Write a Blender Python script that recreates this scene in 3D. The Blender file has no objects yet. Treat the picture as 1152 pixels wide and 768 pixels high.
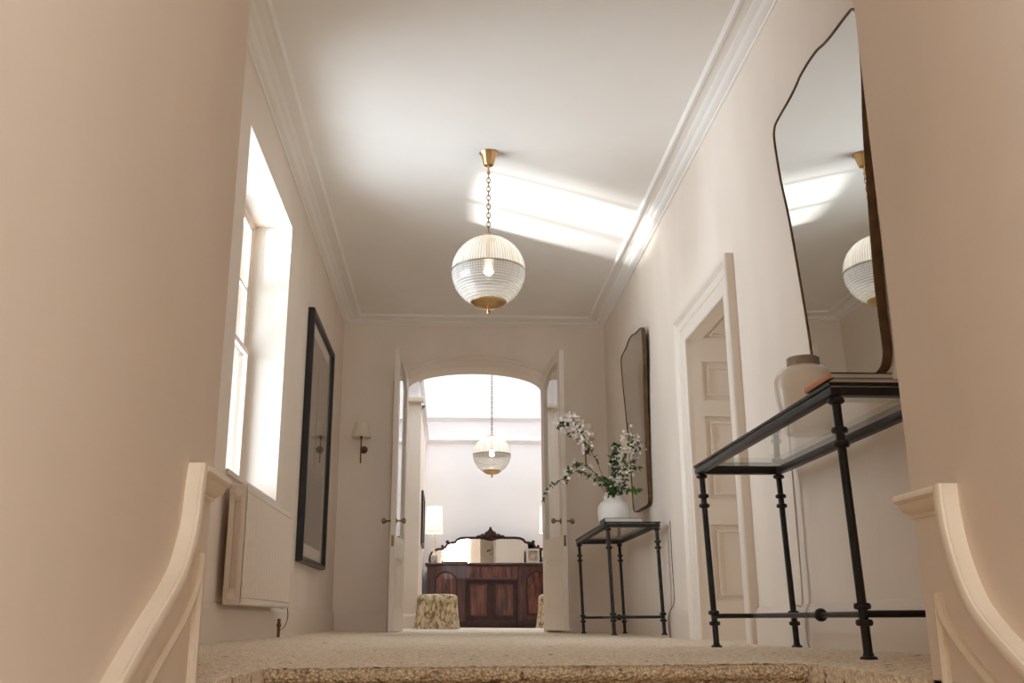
import bpy, bmesh, math, random
from mathutils import Vector, Matrix, noise
PI = math.pi
S = bpy.context.scene
C = S.collection
R = random.Random(7)

# ------------------------------------------------------------------ camera, world, lights, exposure
cam_d = bpy.data.cameras.new('camera'); cam = bpy.data.objects.new('camera', cam_d); C.objects.link(cam)
F_PX, YAW, PITCH, ROLL, CAM_Z = 1093.89, 0.06485, 0.27784, -0.00614, 0.115
cam_d.sensor_width = 36.0; cam_d.lens = F_PX / 1152 * 36.0; cam_d.clip_start = 0.02; cam_d.clip_end = 200
fw = Vector((math.sin(YAW) * math.cos(PITCH), math.cos(YAW) * math.cos(PITCH), math.sin(PITCH)))
rt = Vector((math.cos(YAW), -math.sin(YAW), 0)); up = rt.cross(fw)
r2 = rt * math.cos(ROLL) + up * math.sin(ROLL); u2 = up * math.cos(ROLL) - rt * math.sin(ROLL)
M = Matrix((r2, u2, -fw)).transposed().to_4x4(); M.translation = Vector((0, 0, CAM_Z))
cam.matrix_world = M
S.camera = cam

w = bpy.data.worlds.new('world'); S.world = w; w.use_nodes = True
bg = w.node_tree.nodes['Background']; bg.inputs[0].default_value = (0.84, 0.92, 1.0, 1); bg.inputs[1].default_value = 1.9

def area(name, loc, direction, sx, sy, energy, color, spread=180):
    l = bpy.data.lights.new(name, 'AREA'); l.shape = 'RECTANGLE'; l.size = sx; l.size_y = sy; l.energy = energy; l.color = color
    l.spread = math.radians(spread)
    o = bpy.data.objects.new(name, l); C.objects.link(o); o.location = loc
    o.rotation_euler = Vector(direction).to_track_quat('-Z', 'Y').to_euler()
    return o
# daylight outside the hall window, over the rooflight and outside the stair window
area('hall_window_daylight', (-3.1, 5.3, 1.15), (1, 0.1, 0.26), 2.8, 2.4, 178, (0.83, 0.915, 1.0))
area('rooflight_daylight', (0.62, 12.9, 4.75), (0, 0, -1), 2.2, 4.8, 80, (0.92, 0.96, 1.0))
area('stair_window_daylight', (0.23, -3.75, 2.2), (0, 1, -0.1), 1.1, 1.8, 110, (0.97, 0.98, 1.0))
area('stair_fill_lamp_left', (-4.6, -1.5, 1.25), (1, 0.15, 0), 2.4, 2.5, 64, (0.97, 0.97, 0.93))  # added fill from an invented side window, brightens the near right wall
area('stair_fill_lamp_right', (5.2, -1.5, 1.25), (-1, 0.15, 0), 2.4, 2.5, 4, (0.97, 0.97, 0.93))  # weak added fill from the opposite side, for the near left wall
# sunlight thrown up through the hall window from the bright ground outside
sp = bpy.data.lights.new('reflected_sun', 'SPOT'); sp.energy = 15500; sp.color = (1.0, 0.98, 0.95)
sp.spot_size = math.radians(7.6); sp.spot_blend = 0.5; sp.shadow_soft_size = 0.16
spo = bpy.data.objects.new('reflected_sun', sp); C.objects.link(spo)
sdir = Vector((1, 0.57, 0.30)).normalized(); starget = Vector((-1.40, 5.88, 2.57))
spo.location = starget - sdir * 8.0
spo.rotation_euler = sdir.to_track_quat('-Z', 'Y').to_euler(); spo.scale = (1.0, 0.5, 1.0)

S.view_settings.view_transform = 'Standard'; S.view_settings.look = 'None'
S.view_settings.exposure = 0.42; S.view_settings.gamma = 1.0
S.view_settings.use_curve_mapping = False
S.cycles.use_denoising = True
S.cycles.max_bounces = 18; S.cycles.diffuse_bounces = 11; S.cycles.glossy_bounces = 6
S.cycles.transparent_max_bounces = 24; S.cycles.transmission_bounces = 8
S.cycles.caustics_reflective = False; S.cycles.caustics_refractive = False
S.cycles.sample_clamp_indirect = 6.0

# ------------------------------------------------------------------ materials
def lin(c):
    return tuple(((x / 255) / 12.92 if x / 255 <= 0.04045 else ((x / 255 + 0.055) / 1.055) ** 2.4) for x in c) + (1,)
def mat(name, rgb, rough=0.6, metal=0.0, rgb2=None, scale=4.0, detail=4.0, lo=0.35, hi=0.65, bump=0.0, bscale=40.0, spec=0.5, stretch=None, coat=0.0):
    m = bpy.data.materials.new(name); m.use_nodes = True
    nt = m.node_tree; N, L = nt.nodes, nt.links; b = N['Principled BSDF']
    b.inputs['Base Color'].default_value = lin(rgb); b.inputs['Roughness'].default_value = rough
    b.inputs['Metallic'].default_value = metal; b.inputs['Specular IOR Level'].default_value = spec
    b.inputs['Coat Weight'].default_value = coat
    tc = N.new('ShaderNodeTexCoord'); vec = tc.outputs['Object']
    if stretch:
        mp = N.new('ShaderNodeMapping'); mp.inputs['Scale'].default_value = stretch; L.new(vec, mp.inputs['Vector']); vec = mp.outputs['Vector']
    if rgb2:
        n = N.new('ShaderNodeTexNoise'); n.inputs['Scale'].default_value = scale; n.inputs['Detail'].default_value = detail
        L.new(vec, n.inputs['Vector'])
        r = N.new('ShaderNodeValToRGB'); r.color_ramp.elements[0].position = lo; r.color_ramp.elements[1].position = hi
        r.color_ramp.elements[0].color = lin(rgb); r.color_ramp.elements[1].color = lin(rgb2)
        L.new(n.outputs['Fac'], r.inputs['Fac']); L.new(r.outputs['Color'], b.inputs['Base Color'])
    if bump:
        n2 = N.new('ShaderNodeTexNoise'); n2.inputs['Scale'].default_value = bscale; n2.inputs['Detail'].default_value = 5
        L.new(vec, n2.inputs['Vector'])
        bp = N.new('ShaderNodeBump'); bp.inputs['Strength'].default_value = bump; bp.inputs['Distance'].default_value = 0.01
        L.new(n2.outputs['Fac'], bp.inputs['Height']); L.new(bp.outputs['Normal'], b.inputs['Normal'])
    return m
PL = (238, 227, 216)
m_wall = mat('plaster_pink', PL, 0.75, rgb2=(231, 220, 208), scale=1.3, detail=7, stretch=(1.6, 1.6, 0.8), bump=0.10, bscale=22, spec=0.25)
m_ceil = mat('ceiling_white', (245, 243, 240), 0.8, rgb2=(241, 238, 234), scale=1.2, bump=0.08, bscale=18, spec=0.2)
m_base = mat('skirting_paint', (227, 215, 203), 0.45, spec=0.35)
m_wood = mat('painted_joinery', (231, 221, 209), 0.38, spec=0.4, bump=0.03, bscale=60)
m_rail = mat('painted_rail_cream', (232, 221, 204), 0.42, spec=0.35, bump=0.05, bscale=40, rgb2=(227, 214, 196), scale=9)
m_white = mat('rooflight_room_white', (238, 235, 236), 0.75, spec=0.2, rgb2=(235, 232, 232), scale=2)
m_rad = mat('radiator_enamel', (229, 217, 205), 0.45, spec=0.4)
m_iron = mat('black_iron', (38, 34, 33), 0.42, 0.35, rgb2=(30, 27, 26), scale=30, bump=0.05, bscale=120)
m_blackframe = mat('ebonised_frame', (26, 24, 24), 0.35, rgb2=(34, 31, 30), scale=20, spec=0.4)
m_brass = mat('aged_brass', (212, 178, 130), 0.28, 1.0, rgb2=(196, 160, 110), scale=12)
m_knob = mat('tarnished_brass', (158, 134, 102), 0.35, 0.9, rgb2=(140, 116, 84), scale=20)
m_bronze = mat('dull_bronze', (96, 74, 54), 0.4, 0.8, rgb2=(120, 90, 60), scale=18)
m_mframe = mat('mirror_edge_brass', (84, 66, 48), 0.42, 0.75, rgb2=(112, 86, 58), scale=14, bump=0.1, bscale=60)
m_steel = mat('worn_metal', (170, 160, 145), 0.35, 0.9)
m_shade = None
m_mahog = mat('mahogany', (88, 48, 37), 0.42, rgb2=(52, 25, 21), scale=5, detail=8, lo=0.3, hi=0.7, stretch=(5, 5, 0.9), coat=0.05)
m_flame = mat('flame_mahogany', (118, 62, 46), 0.38, rgb2=(52, 24, 20), scale=3.2, detail=9, lo=0.36, hi=0.64, stretch=(7, 7, 1.2), coat=0.05)
m_dkmahog = mat('dark_mahogany', (62, 33, 27), 0.5, rgb2=(44, 23, 20), scale=9, spec=0.3)
m_silver = mat('silver_frame', (200, 196, 188), 0.3, 0.9)
m_paper = mat('page_block', (226, 220, 208), 0.85, rgb2=(212, 205, 192), scale=220, stretch=(0.05, 0.05, 1))
m_bookgrey = mat('grey_book_cloth', (196, 192, 182), 0.7, bump=0.05, bscale=200)
m_bookblack = mat('black_book_cover', (30, 28, 28), 0.5)
m_bookgreen = mat('dark_green_book_cloth', (72, 76, 62), 0.6)
m_salmon = mat('salmon_book_spine', (222, 150, 112), 0.6)
m_ceramic = mat('warm_grey_glaze', (240, 233, 224), 0.22, rgb2=(233, 225, 214), scale=6, spec=0.5, bump=0.02, bscale=12)
m_neck = mat('unglazed_stoneware', (178, 166, 152), 0.85, rgb2=(152, 140, 128), scale=40, bump=0.1, bscale=90)
m_whitecer = mat('matt_white_ceramic', (236, 234, 230), 0.5, rgb2=(228, 226, 222), scale=6)
m_stem = mat('woody_stem', (104, 84, 58), 0.7, rgb2=(82, 90, 50), scale=20)
m_leaf = mat('green_leaf', (76, 100, 56), 0.5, rgb2=(48, 74, 40), scale=30, spec=0.3)
m_leaf2 = mat('bright_green_leaf', (104, 142, 62), 0.45, rgb2=(78, 120, 48), scale=30, spec=0.3)
m_petal = mat('white_petal', (246, 242, 236), 0.6, rgb2=(240, 228, 224), scale=60)
m_petal2 = mat('cream_petal', (232, 222, 206), 0.6, rgb2=(240, 232, 220), scale=60)
m_cord = mat('cream_flex', (205, 190, 172), 0.6)
m_greycord = mat('grey_capillary', (120, 108, 96), 0.5)
m_copper = mat('old_copper_pipe', (110, 84, 64), 0.5, 0.6)
m_mat = mat('ivory_mount', (226, 217, 204), 0.85)
m_tassel = mat('lamp_stem_cream', (232, 222, 205), 0.4)

def nodes_of(name):
    m = bpy.data.materials.new(name); m.use_nodes = True
    for n in list(m.node_tree.nodes):
        if n.type != 'OUTPUT_MATERIAL': m.node_tree.nodes.remove(n)
    out = [n for n in m.node_tree.nodes if n.type == 'OUTPUT_MATERIAL'][0]
    return m, m.node_tree.nodes, m.node_tree.links, out
def glass_mat(name, tint=(0.97, 0.98, 0.98), refl=1.0, rough=0.0, base=0.04):
    m, N, L, out = nodes_of(name)
    t = N.new('ShaderNodeBsdfTransparent'); t.inputs[0].default_value = tint + (1,)
    g = N.new('ShaderNodeBsdfGlossy'); g.inputs['Roughness'].default_value = rough; g.inputs[0].default_value = (1, 1, 1, 1)
    f = N.new('ShaderNodeLayerWeight'); f.inputs[0].default_value = 0.5
    pw = N.new('ShaderNodeMath'); pw.operation = 'POWER'; pw.inputs[1].default_value = 2.6; L.new(f.outputs['Facing'], pw.inputs[0])
    mm = N.new('ShaderNodeMath'); mm.operation = 'MULTIPLY_ADD'; mm.inputs[1].default_value = (1 - base) * refl; mm.inputs[2].default_value = base * refl; L.new(pw.outputs[0], mm.inputs[0])
    x = N.new('ShaderNodeMixShader'); L.new(mm.outputs[0], x.inputs[0]); L.new(t.outputs[0], x.inputs[1]); L.new(g.outputs[0], x.inputs[2])
    L.new(x.outputs[0], out.inputs[0]); return m
m_glass = glass_mat('clear_glass')
m_doorglass = glass_mat('door_glass', (0.98, 0.985, 0.985), 0.95)
m_tglass = glass_mat('tabletop_glass', (0.97, 0.985, 0.98), 0.55)
m_picglass = glass_mat('picture_glass', (0.98, 0.98, 0.98), 0.4)
def mirror_mat(name, col, rough):
    m, N, L, out = nodes_of(name)
    g = N.new('ShaderNodeBsdfGlossy'); g.inputs[0].default_value = col + (1,); g.inputs['Roughness'].default_value = rough
    L.new(g.outputs[0], out.inputs[0]); return m
m_mirror = mirror_mat('silvered_mirror', (0.80, 0.81, 0.80), 0.0)
m_mirror2 = mirror_mat('old_mirror', (0.86, 0.84, 0.79), 0.02)
def globe_mat(name, upright, rings, r_):
    m, N, L, out = nodes_of(name)
    def mth(op, a, b=0.0):
        q = N.new('ShaderNodeMath'); q.operation = op
        for i_, v in enumerate((a, b)):
            if isinstance(v, (int, float)): q.inputs[i_].default_value = v
            else: L.new(v, q.inputs[i_])
        return q.outputs[0]
    tc = N.new('ShaderNodeTexCoord'); sx = N.new('ShaderNodeSeparateXYZ'); L.new(tc.outputs['Object'], sx.inputs[0])
    ang = mth('ARCTAN2', sx.outputs['Y'], sx.outputs['X'])
    vr = mth('ADD', mth('MULTIPLY', mth('SINE', mth('MULTIPLY', ang, 84.0)), 0.5), 0.5)          # upright prisms
    hr = mth('ADD', mth('MULTIPLY', mth('SINE', mth('MULTIPLY', sx.outputs['Z'], 2 * PI / (r_ * 0.068))), 0.5), 0.5)   # ring prisms
    low = mth('LESS_THAN', sx.outputs['Z'], -r_ * 0.34)
    if rings: pat = mth('ADD', mth('MULTIPLY', hr, low), mth('MULTIPLY', mth('MULTIPLY', mth('ADD', vr, hr), 0.5), mth('SUBTRACT', 1.0, low)))
    else: pat = vr
    t = N.new('ShaderNodeBsdfTransparent'); t.inputs[0].default_value = (0.95, 0.95, 0.94, 1)
    d = N.new('ShaderNodeBsdfDiffuse'); d.inputs[0].default_value = (0.94, 0.93, 0.92, 1)
    tl = N.new('ShaderNodeBsdfTranslucent'); tl.inputs[0].default_value = (0.94, 0.93, 0.92, 1)
    g = N.new('ShaderNodeBsdfGlossy'); g.inputs['Roughness'].default_value = 0.10
    a = N.new('ShaderNodeMixShader'); a.inputs[0].default_value = 0.5; L.new(d.outputs[0], a.inputs[1]); L.new(tl.outputs[0], a.inputs[2])
    lw = N.new('ShaderNodeLayerWeight'); lw.inputs[0].default_value = 0.5
    fac = mth('ADD', mth('MULTIPLY', pat, 0.42), mth('ADD', 0.30, mth('MULTIPLY', mth('POWER', lw.outputs['Facing'], 2.5), 0.6)))
    fac = mth('MINIMUM', fac, 0.97)
    b = N.new('ShaderNodeMixShader'); L.new(fac, b.inputs[0]); L.new(t.outputs[0], b.inputs[1]); L.new(a.outputs[0], b.inputs[2])
    fr = mth('ADD', mth('MULTIPLY', mth('POWER', lw.outputs['Facing'], 5.0), 0.8), 0.05)
    c = N.new('ShaderNodeMixShader'); L.new(fr, c.inputs[0]); L.new(b.outputs[0], c.inputs[1]); L.new(g.outputs[0], c.inputs[2])
    L.new(c.outputs[0], out.inputs[0]); return m
m_globe_up = globe_mat('upright_ribbed_glass', True, False, 0.24)
m_globe_low = globe_mat('ring_ribbed_glass', True, True, 0.24)
def shade_mat(name, col):
    m, N, L, out = nodes_of(name)
    d = N.new('ShaderNodeBsdfDiffuse'); d.inputs[0].default_value = col + (1,)
    t = N.new('ShaderNodeBsdfTranslucent'); t.inputs[0].default_value = col + (1,)
    a = N.new('ShaderNodeMixShader'); a.inputs[0].default_value = 0.35; L.new(d.outputs[0], a.inputs[1]); L.new(t.outputs[0], a.inputs[2])
    L.new(a.outputs[0], out.inputs[0]); return m
m_lampshade = shade_mat('white_silk_shade', (0.94, 0.93, 0.90))
m_shade = shade_mat('cream_lampshade', (0.92, 0.88, 0.79))
def emit(name, col, st):
    m, N, L, out = nodes_of(name)
    e = N.new('ShaderNodeEmission'); e.inputs[0].default_value = col + (1,); e.inputs[1].default_value = st
    L.new(e.outputs[0], out.inputs[0]); return m
m_bulb = emit('lit_bulb', (1.0, 0.88, 0.70), 42.0)
m_lampbulb = emit('lit_lamp_bulb', (1.0, 0.94, 0.86), 190.0)

def carpet_mat(name, base, dark, fleck, loop, bump):
    m = bpy.data.materials.new(name); m.use_nodes = True
    nt = m.node_tree; N, L = nt.nodes, nt.links; b = N['Principled BSDF']
    b.inputs['Roughness'].default_value = 0.95; b.inputs['Specular IOR Level'].default_value = 0.1
    tc = N.new('ShaderNodeTexCoord')
    v = N.new('ShaderNodeTexVoronoi'); v.inputs['Scale'].default_value = loop; L.new(tc.outputs['Object'], v.inputs['Vector'])
    r = N.new('ShaderNodeValToRGB'); e = r.color_ramp.elements
    e[0].position = 0.0; e[0].color = lin(base); e[1].position = 0.9; e[1].color = lin(dark)
    L.new(v.outputs['Distance'], r.inputs['Fac'])
    n = N.new('ShaderNodeTexNoise'); n.inputs['Scale'].default_value = 19; n.inputs['Detail'].default_value = 5; n.inputs['Roughness'].default_value = 0.7
    L.new(tc.outputs['Object'], n.inputs['Vector'])
    r2_ = N.new('ShaderNodeValToRGB'); r2_.color_ramp.elements[0].position = 0.60; r2_.color_ramp.elements[1].position = 0.66
    r2_.color_ramp.elements[0].color = (0, 0, 0, 1); r2_.color_ramp.elements[1].color = (0.9, 0.9, 0.9, 1)
    L.new(n.outputs['Fac'], r2_.inputs['Fac'])
    mx = N.new('ShaderNodeMix'); mx.data_type = 'RGBA'
    L.new(r2_.outputs['Color'], mx.inputs['Factor']); L.new(r.outputs['Color'], mx.inputs[6]); mx.inputs[7].default_value = lin(fleck)
    n3 = N.new('ShaderNodeTexNoise'); n3.inputs['Scale'].default_value = loop * 0.6; n3.inputs['Detail'].default_value = 4
    L.new(tc.outputs['Object'], n3.inputs['Vector'])
    hv = N.new('ShaderNodeHueSaturation'); mr = N.new('ShaderNodeMapRange'); mr.inputs['From Min'].default_value = 0.3; mr.inputs['From Max'].default_value = 0.7
    mr.inputs['To Min'].default_value = 0.82; mr.inputs['To Max'].default_value = 1.2
    L.new(n3.outputs['Fac'], mr.inputs['Value']); L.new(mr.outputs[0], hv.inputs['Value']); L.new(mx.outputs[2], hv.inputs['Color'])
    L.new(hv.outputs['Color'], b.inputs['Base Color'])
    bp = N.new('ShaderNodeBump'); bp.inputs['Strength'].default_value = bump; bp.inputs['Distance'].default_value = 0.012; bp.invert = True
    L.new(v.outputs['Distance'], bp.inputs['Height']); L.new(bp.outputs['Normal'], b.inputs['Normal'])
    return m
m_carpet = carpet_mat('loop_carpet', (252, 242, 226), (226, 208, 184), (112, 82, 58), 105, 0.6)
m_stairc = carpet_mat('stair_carpet', (240, 220, 188), (158, 128, 96), (112, 84, 60), 120, 0.8)

def damask_mat(name):
    m = bpy.data.materials.new(name); m.use_nodes = True
    nt = m.node_tree; N, L = nt.nodes, nt.links; b = N['Principled BSDF']; b.inputs['Roughness'].default_value = 0.7
    b.inputs['Sheen Weight'].default_value = 0.3
    tc = N.new('ShaderNodeTexCoord'); mp = N.new('ShaderNodeMapping'); mp.inputs['Scale'].default_value = (1, 1, 0.55); L.new(tc.outputs['Object'], mp.inputs['Vector'])
    n = N.new('ShaderNodeTexNoise'); n.inputs['Scale'].default_value = 16; n.inputs['Detail'].default_value = 3; n.inputs['Distortion'].default_value = 1.5
    L.new(mp.outputs[0], n.inputs['Vector'])
    r = N.new('ShaderNodeValToRGB'); e = r.color_ramp.elements
    e[0].position = 0.38; e[0].color = lin((132, 104, 62)); e[1].position = 0.58; e[1].color = lin((214, 198, 164))
    L.new(n.outputs['Fac'], r.inputs['Fac']); L.new(r.outputs[0], b.inputs['Base Color']); return m
m_damask = damask_mat('gold_damask')

def art_mat(name):
    # a plain wash print: pale upper field, darker lower field, one tapering upright stroke (local y = across, z = up)
    m = bpy.data.materials.new(name); m.use_nodes = True
    nt = m.node_tree; N, L = nt.nodes, nt.links; b = N['Principled BSDF']; b.inputs['Roughness'].default_value = 0.8
    tc = N.new('ShaderNodeTexCoord'); sx = N.new('ShaderNodeSeparateXYZ'); L.new(tc.outputs['Object'], sx.inputs[0])
    n = N.new('ShaderNodeTexNoise'); n.inputs['Scale'].default_value = 6; n.inputs['Detail'].default_value = 6; L.new(tc.outputs['Object'], n.inputs['Vector'])
    def math_(op, a, bb):
        q = N.new('ShaderNodeMath'); q.operation = op
        for i, v in enumerate((a, bb)):
            if isinstance(v, (int, float)): q.inputs[i].default_value = v
            else: L.new(v, q.inputs[i])
        return q.outputs[0]
    hz = math_('ADD', sx.outputs['Z'], math_('MULTIPLY', math_('SUBTRACT', n.outputs['Fac'], 0.5), 0.16))
    r = N.new('ShaderNodeValToRGB'); e = r.color_ramp.elements
    e[0].position = 0.38; e[0].color = lin((98, 88, 79)); e[1].position = 0.44; e[1].color = lin((146, 135, 125))
    e2 = e.new(1.0); e2.color = lin((158, 147, 137))
    L.new(math_('MULTIPLY', hz, 0.55), r.inputs['Fac'])
    dist = math_('ABSOLUTE', math_('SUBTRACT', sx.outputs['Y'], 0.66), 0)
    wid = math_('MULTIPLY', math_('SUBTRACT', 1.86, sx.outputs['Z']), 0.075)
    ins = math_('LESS_THAN', math_('ADD', dist, math_('MULTIPLY', math_('SUBTRACT', n.outputs['Fac'], 0.5), 0.09)), wid)
    top = math_('GREATER_THAN', sx.outputs['Z'], 0.78)
    k = math_('MULTIPLY', math_('MULTIPLY', ins, top), 0.8)
    mx = N.new('ShaderNodeMix'); mx.data_type = 'RGBA'; L.new(k, mx.inputs['Factor']); L.new(r.outputs[0], mx.inputs[6]); mx.inputs[7].default_value = lin((88, 78, 70))
    L.new(mx.outputs[2], b.inputs['Base Color']); return m
m_art = art_mat('wash_print')
m_photo = mat('sepia_photo', (190, 164, 136), 0.5, rgb2=(120, 96, 78), scale=14)

# ------------------------------------------------------------------ mesh helpers
def obj(name, bm, m, parent=None, loc=None, smooth=True, kind=None, sharp=38):
    bmesh.ops.recalc_face_normals(bm, faces=bm.faces)
    bm.normal_update(); a = math.radians(sharp)
    for e in bm.edges:
        e.smooth = len(e.link_faces) == 2 and e.calc_face_angle(0) < a
    for f in bm.faces: f.smooth = bool(smooth and any(e.smooth for e in f.edges))
    me = bpy.data.meshes.new(name); bm.to_mesh(me); bm.free()
    ms = m if isinstance(m, (list, tuple)) else [m]
    for q in ms: me.materials.append(q)
    o = bpy.data.objects.new(name, me); C.objects.link(o)
    if parent: o.parent = parent
    if loc: o.location = loc
    if kind: o['kind'] = kind
    return o
def struct(name, bm, m, label=None, parent=None, **k):
    o = obj(name, bm, m, parent, kind='structure' if parent is None else None, **k)
    return o
def thing(name, label, cat, loc=(0, 0, 0), rot=(0, 0, 0), group=None):
    o = bpy.data.objects.new(name, None); o.empty_display_size = 0.1; C.objects.link(o)
    o.location = loc; o.rotation_euler = rot; o['label'] = label; o['category'] = cat
    if group: o['group'] = group
    return o
def tag(o, label, cat, group=None):
    o['label'] = label; o['category'] = cat
    if group: o['group'] = group
    return o
def dup(root, loc, label, rot=None):
    r = root.copy(); C.objects.link(r); r.location = loc; r['label'] = label
    if rot: r.rotation_euler = rot
    for ch in list(root.children):
        c = ch.copy(); C.objects.link(c); c.parent = r
        for g in list(ch.children):
            d = g.copy(); C.objects.link(d); d.parent = c
    return r
def nb(): return bmesh.new()
def box(bm, x0, x1, y0, y1, z0, z1, bev=0.0, seg=2):
    vs = [bm.verts.new((x, y, z)) for x in (x0, x1) for y in (y0, y1) for z in (z0, z1)]
    fs = [(0, 1, 3, 2), (4, 6, 7, 5), (0, 4, 5, 1), (2, 3, 7, 6), (0, 2, 6, 4), (1, 5, 7, 3)]
    faces = [bm.faces.new([vs[i] for i in f]) for f in fs]
    if bev:
        es = list({e for f in faces for e in f.edges})
        bmesh.ops.bevel(bm, geom=es, offset=bev, segments=seg, profile=0.5, affect='EDGES')
    return faces
def lathe(bm, prof, c=(0, 0, 0), seg=32, axis='z', mod=None):
    """prof: list of (r, h)."""
    rings = []
    c = Vector(c)
    for j, (r, h) in enumerate(prof):
        ring = []
        for i in range(seg):
            a = 2 * PI * i / seg
            rr = r * (mod(i, j) if mod else 1)
            x, y = rr * math.cos(a), rr * math.sin(a)
            p = {'z': (x, y, h), 'x': (h, x, y), 'y': (x, h, y)}[axis]
            ring.append(bm.verts.new(c + Vector(p)))
        rings.append(ring)
    for a, b in zip(rings, rings[1:]):
        for i in range(seg):
            k = (i + 1) % seg
            bm.faces.new((a[i], a[k], b[k], b[i]))
    if prof[0][0] > 1e-6: bm.faces.new(rings[0])
    if prof[-1][0] > 1e-6: bm.faces.new(rings[-1])
    bmesh.ops.remove_doubles(bm, verts=[v for rg in (rings[0], rings[-1]) for v in rg], dist=1e-6)
def cyl(bm, p, q, r, seg=16, r1=None):
    p, q = Vector(p), Vector(q); d = (q - p).normalized()
    a = d.orthogonal().normalized(); b = d.cross(a)
    r1 = r if r1 is None else r1
    A = [bm.verts.new(p + (a * math.cos(2 * PI * i / seg) + b * math.sin(2 * PI * i / seg)) * r) for i in range(seg)]
    B = [bm.verts.new(q + (a * math.cos(2 * PI * i / seg) + b * math.sin(2 * PI * i / seg)) * r1) for i in range(seg)]
    for i in range(seg): bm.faces.new((A[i], A[(i + 1) % seg], B[(i + 1) % seg], B[i]))
    bm.faces.new(A); bm.faces.new(B)
def tube(bm, pts, r, seg=8, closed=False, rads=None):
    pts = [Vector(p) for p in pts]; n = len(pts); rings = []
    t0 = (pts[1] - pts[0]).normalized(); nrm = t0.orthogonal().normalized()
    for i, p in enumerate(pts):
        if closed: t = (pts[(i + 1) % n] - pts[i - 1]).normalized()
        else: t = (pts[min(i + 1, n - 1)] - pts[max(i - 1, 0)]).normalized()
        nrm = (nrm - t * nrm.dot(t))
        nrm = nrm.normalized() if nrm.length > 1e-6 else t.orthogonal().normalized()
        b = t.cross(nrm); rr = rads[i] if rads else r
        rings.append([bm.verts.new(p + (nrm * math.cos(2 * PI * k / seg) + b * math.sin(2 * PI * k / seg)) * rr) for k in range(seg)])
    for i in range(n if closed else n - 1):
        a, b = rings[i], rings[(i + 1) % n]
        for k in range(seg): bm.faces.new((a[k], a[(k + 1) % seg], b[(k + 1) % seg], b[k]))
    if not closed: bm.faces.new(rings[0]); bm.faces.new(rings[-1])
def sphere(bm, c, r, seg=16, sz=1.0):
    n = seg // 2
    lathe(bm, [(r * math.sin(PI * j / n), -r * sz * math.cos(PI * j / n)) for j in range(n + 1)], c, seg)
def ribbon(bm, A, B, mk, d0, d1):
    """solid strip between two matching 2D polylines A and B, extruded from depth d0 to d1; mk(u, v, d) -> xyz"""
    n = len(A)
    V = {}
    for key, P in (('a', A), ('b', B)):
        for dk, d in ((0, d0), (1, d1)):
            V[key, dk] = [bm.verts.new(mk(p[0], p[1], d)) for p in P]
    for i in range(n - 1):
        for k1, k2 in ((('a', 0), ('b', 0)), (('a', 1), ('b', 1)), (('a', 0), ('a', 1)), (('b', 0), ('b', 1))):
            bm.faces.new((V[k1][i], V[k1][i + 1], V[k2][i + 1], V[k2][i]))
    for i in (0, n - 1): bm.faces.new((V['a', 0][i], V['b', 0][i], V['b', 1][i], V['a', 1][i]))
def prism(bm, outline, mk, d0, d1):
    A = [bm.verts.new(mk(u, v, d0)) for u, v in outline]; B = [bm.verts.new(mk(u, v, d1)) for u, v in outline]
    n = len(A)
    for i in range(n): bm.faces.new((A[i], A[(i + 1) % n], B[(i + 1) % n], B[i]))
    bm.faces.new(A); bm.faces.new(B)
def frame_rect(bm, mk, u0, u1, v0, v1, wd, d0, d1):
    """rectangular ring in (u,v), depth d0..d1"""
    A = [(u0, v0), (u1, v0), (u1, v1), (u0, v1), (u0, v0)]
    B = [(u0 + wd, v0 + wd), (u1 - wd, v0 + wd), (u1 - wd, v1 - wd), (u0 + wd, v1 - wd), (u0 + wd, v0 + wd)]
    n = 4; V = []
    for P in (A[:4], B[:4]):
        for d in (d0, d1): V.append([bm.verts.new(mk(p[0], p[1], d)) for p in P])
    for i in range(4):
        k = (i + 1) % 4
        for a, b in ((0, 2), (1, 3), (0, 1), (2, 3)): bm.faces.new((V[a][i], V[a][k], V[b][k], V[b][i]))
def smooth_path(pts, n=8):
    P = [Vector(p) for p in pts]; out = []
    for i in range(len(P) - 1):
        p0 = P[max(i - 1, 0)]; p1 = P[i]; p2 = P[i + 1]; p3 = P[min(i + 2, len(P) - 1)]
        for k in range(n):
            t = k / n
            out.append(0.5 * ((2 * p1) + (p2 - p0) * t + (2 * p0 - 5 * p1 + 4 * p2 - p3) * t * t + (3 * p1 - p0 - 3 * p2 + p3) * t ** 3))
    out.append(P[-1]); return out

# ------------------------------------------------------------------ dimensions
XL, XR, D, H = -1.12, 1.62, 9.85, 3.16        # hall left / right wall, end wall, ceiling
SL, SR, YC, YN = -0.450, 0.915, 1.89, 2.56    # stair walls, their corner, top nosing
AX, AW, AS, AR = 0.2515, 0.7115, 2.455, 0.19  # arch centre, half width, spring, rise
WX0, WX1 = -1.44, -1.12                       # left wall thickness
BY = 15.40                                    # far wall of the rooflight room
def fz(x, y):                                 # the old floor falls slightly to the right
    return -0.012 * x * max(0.0, min(1.0, (y - 2.6) / 2.5))

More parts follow.
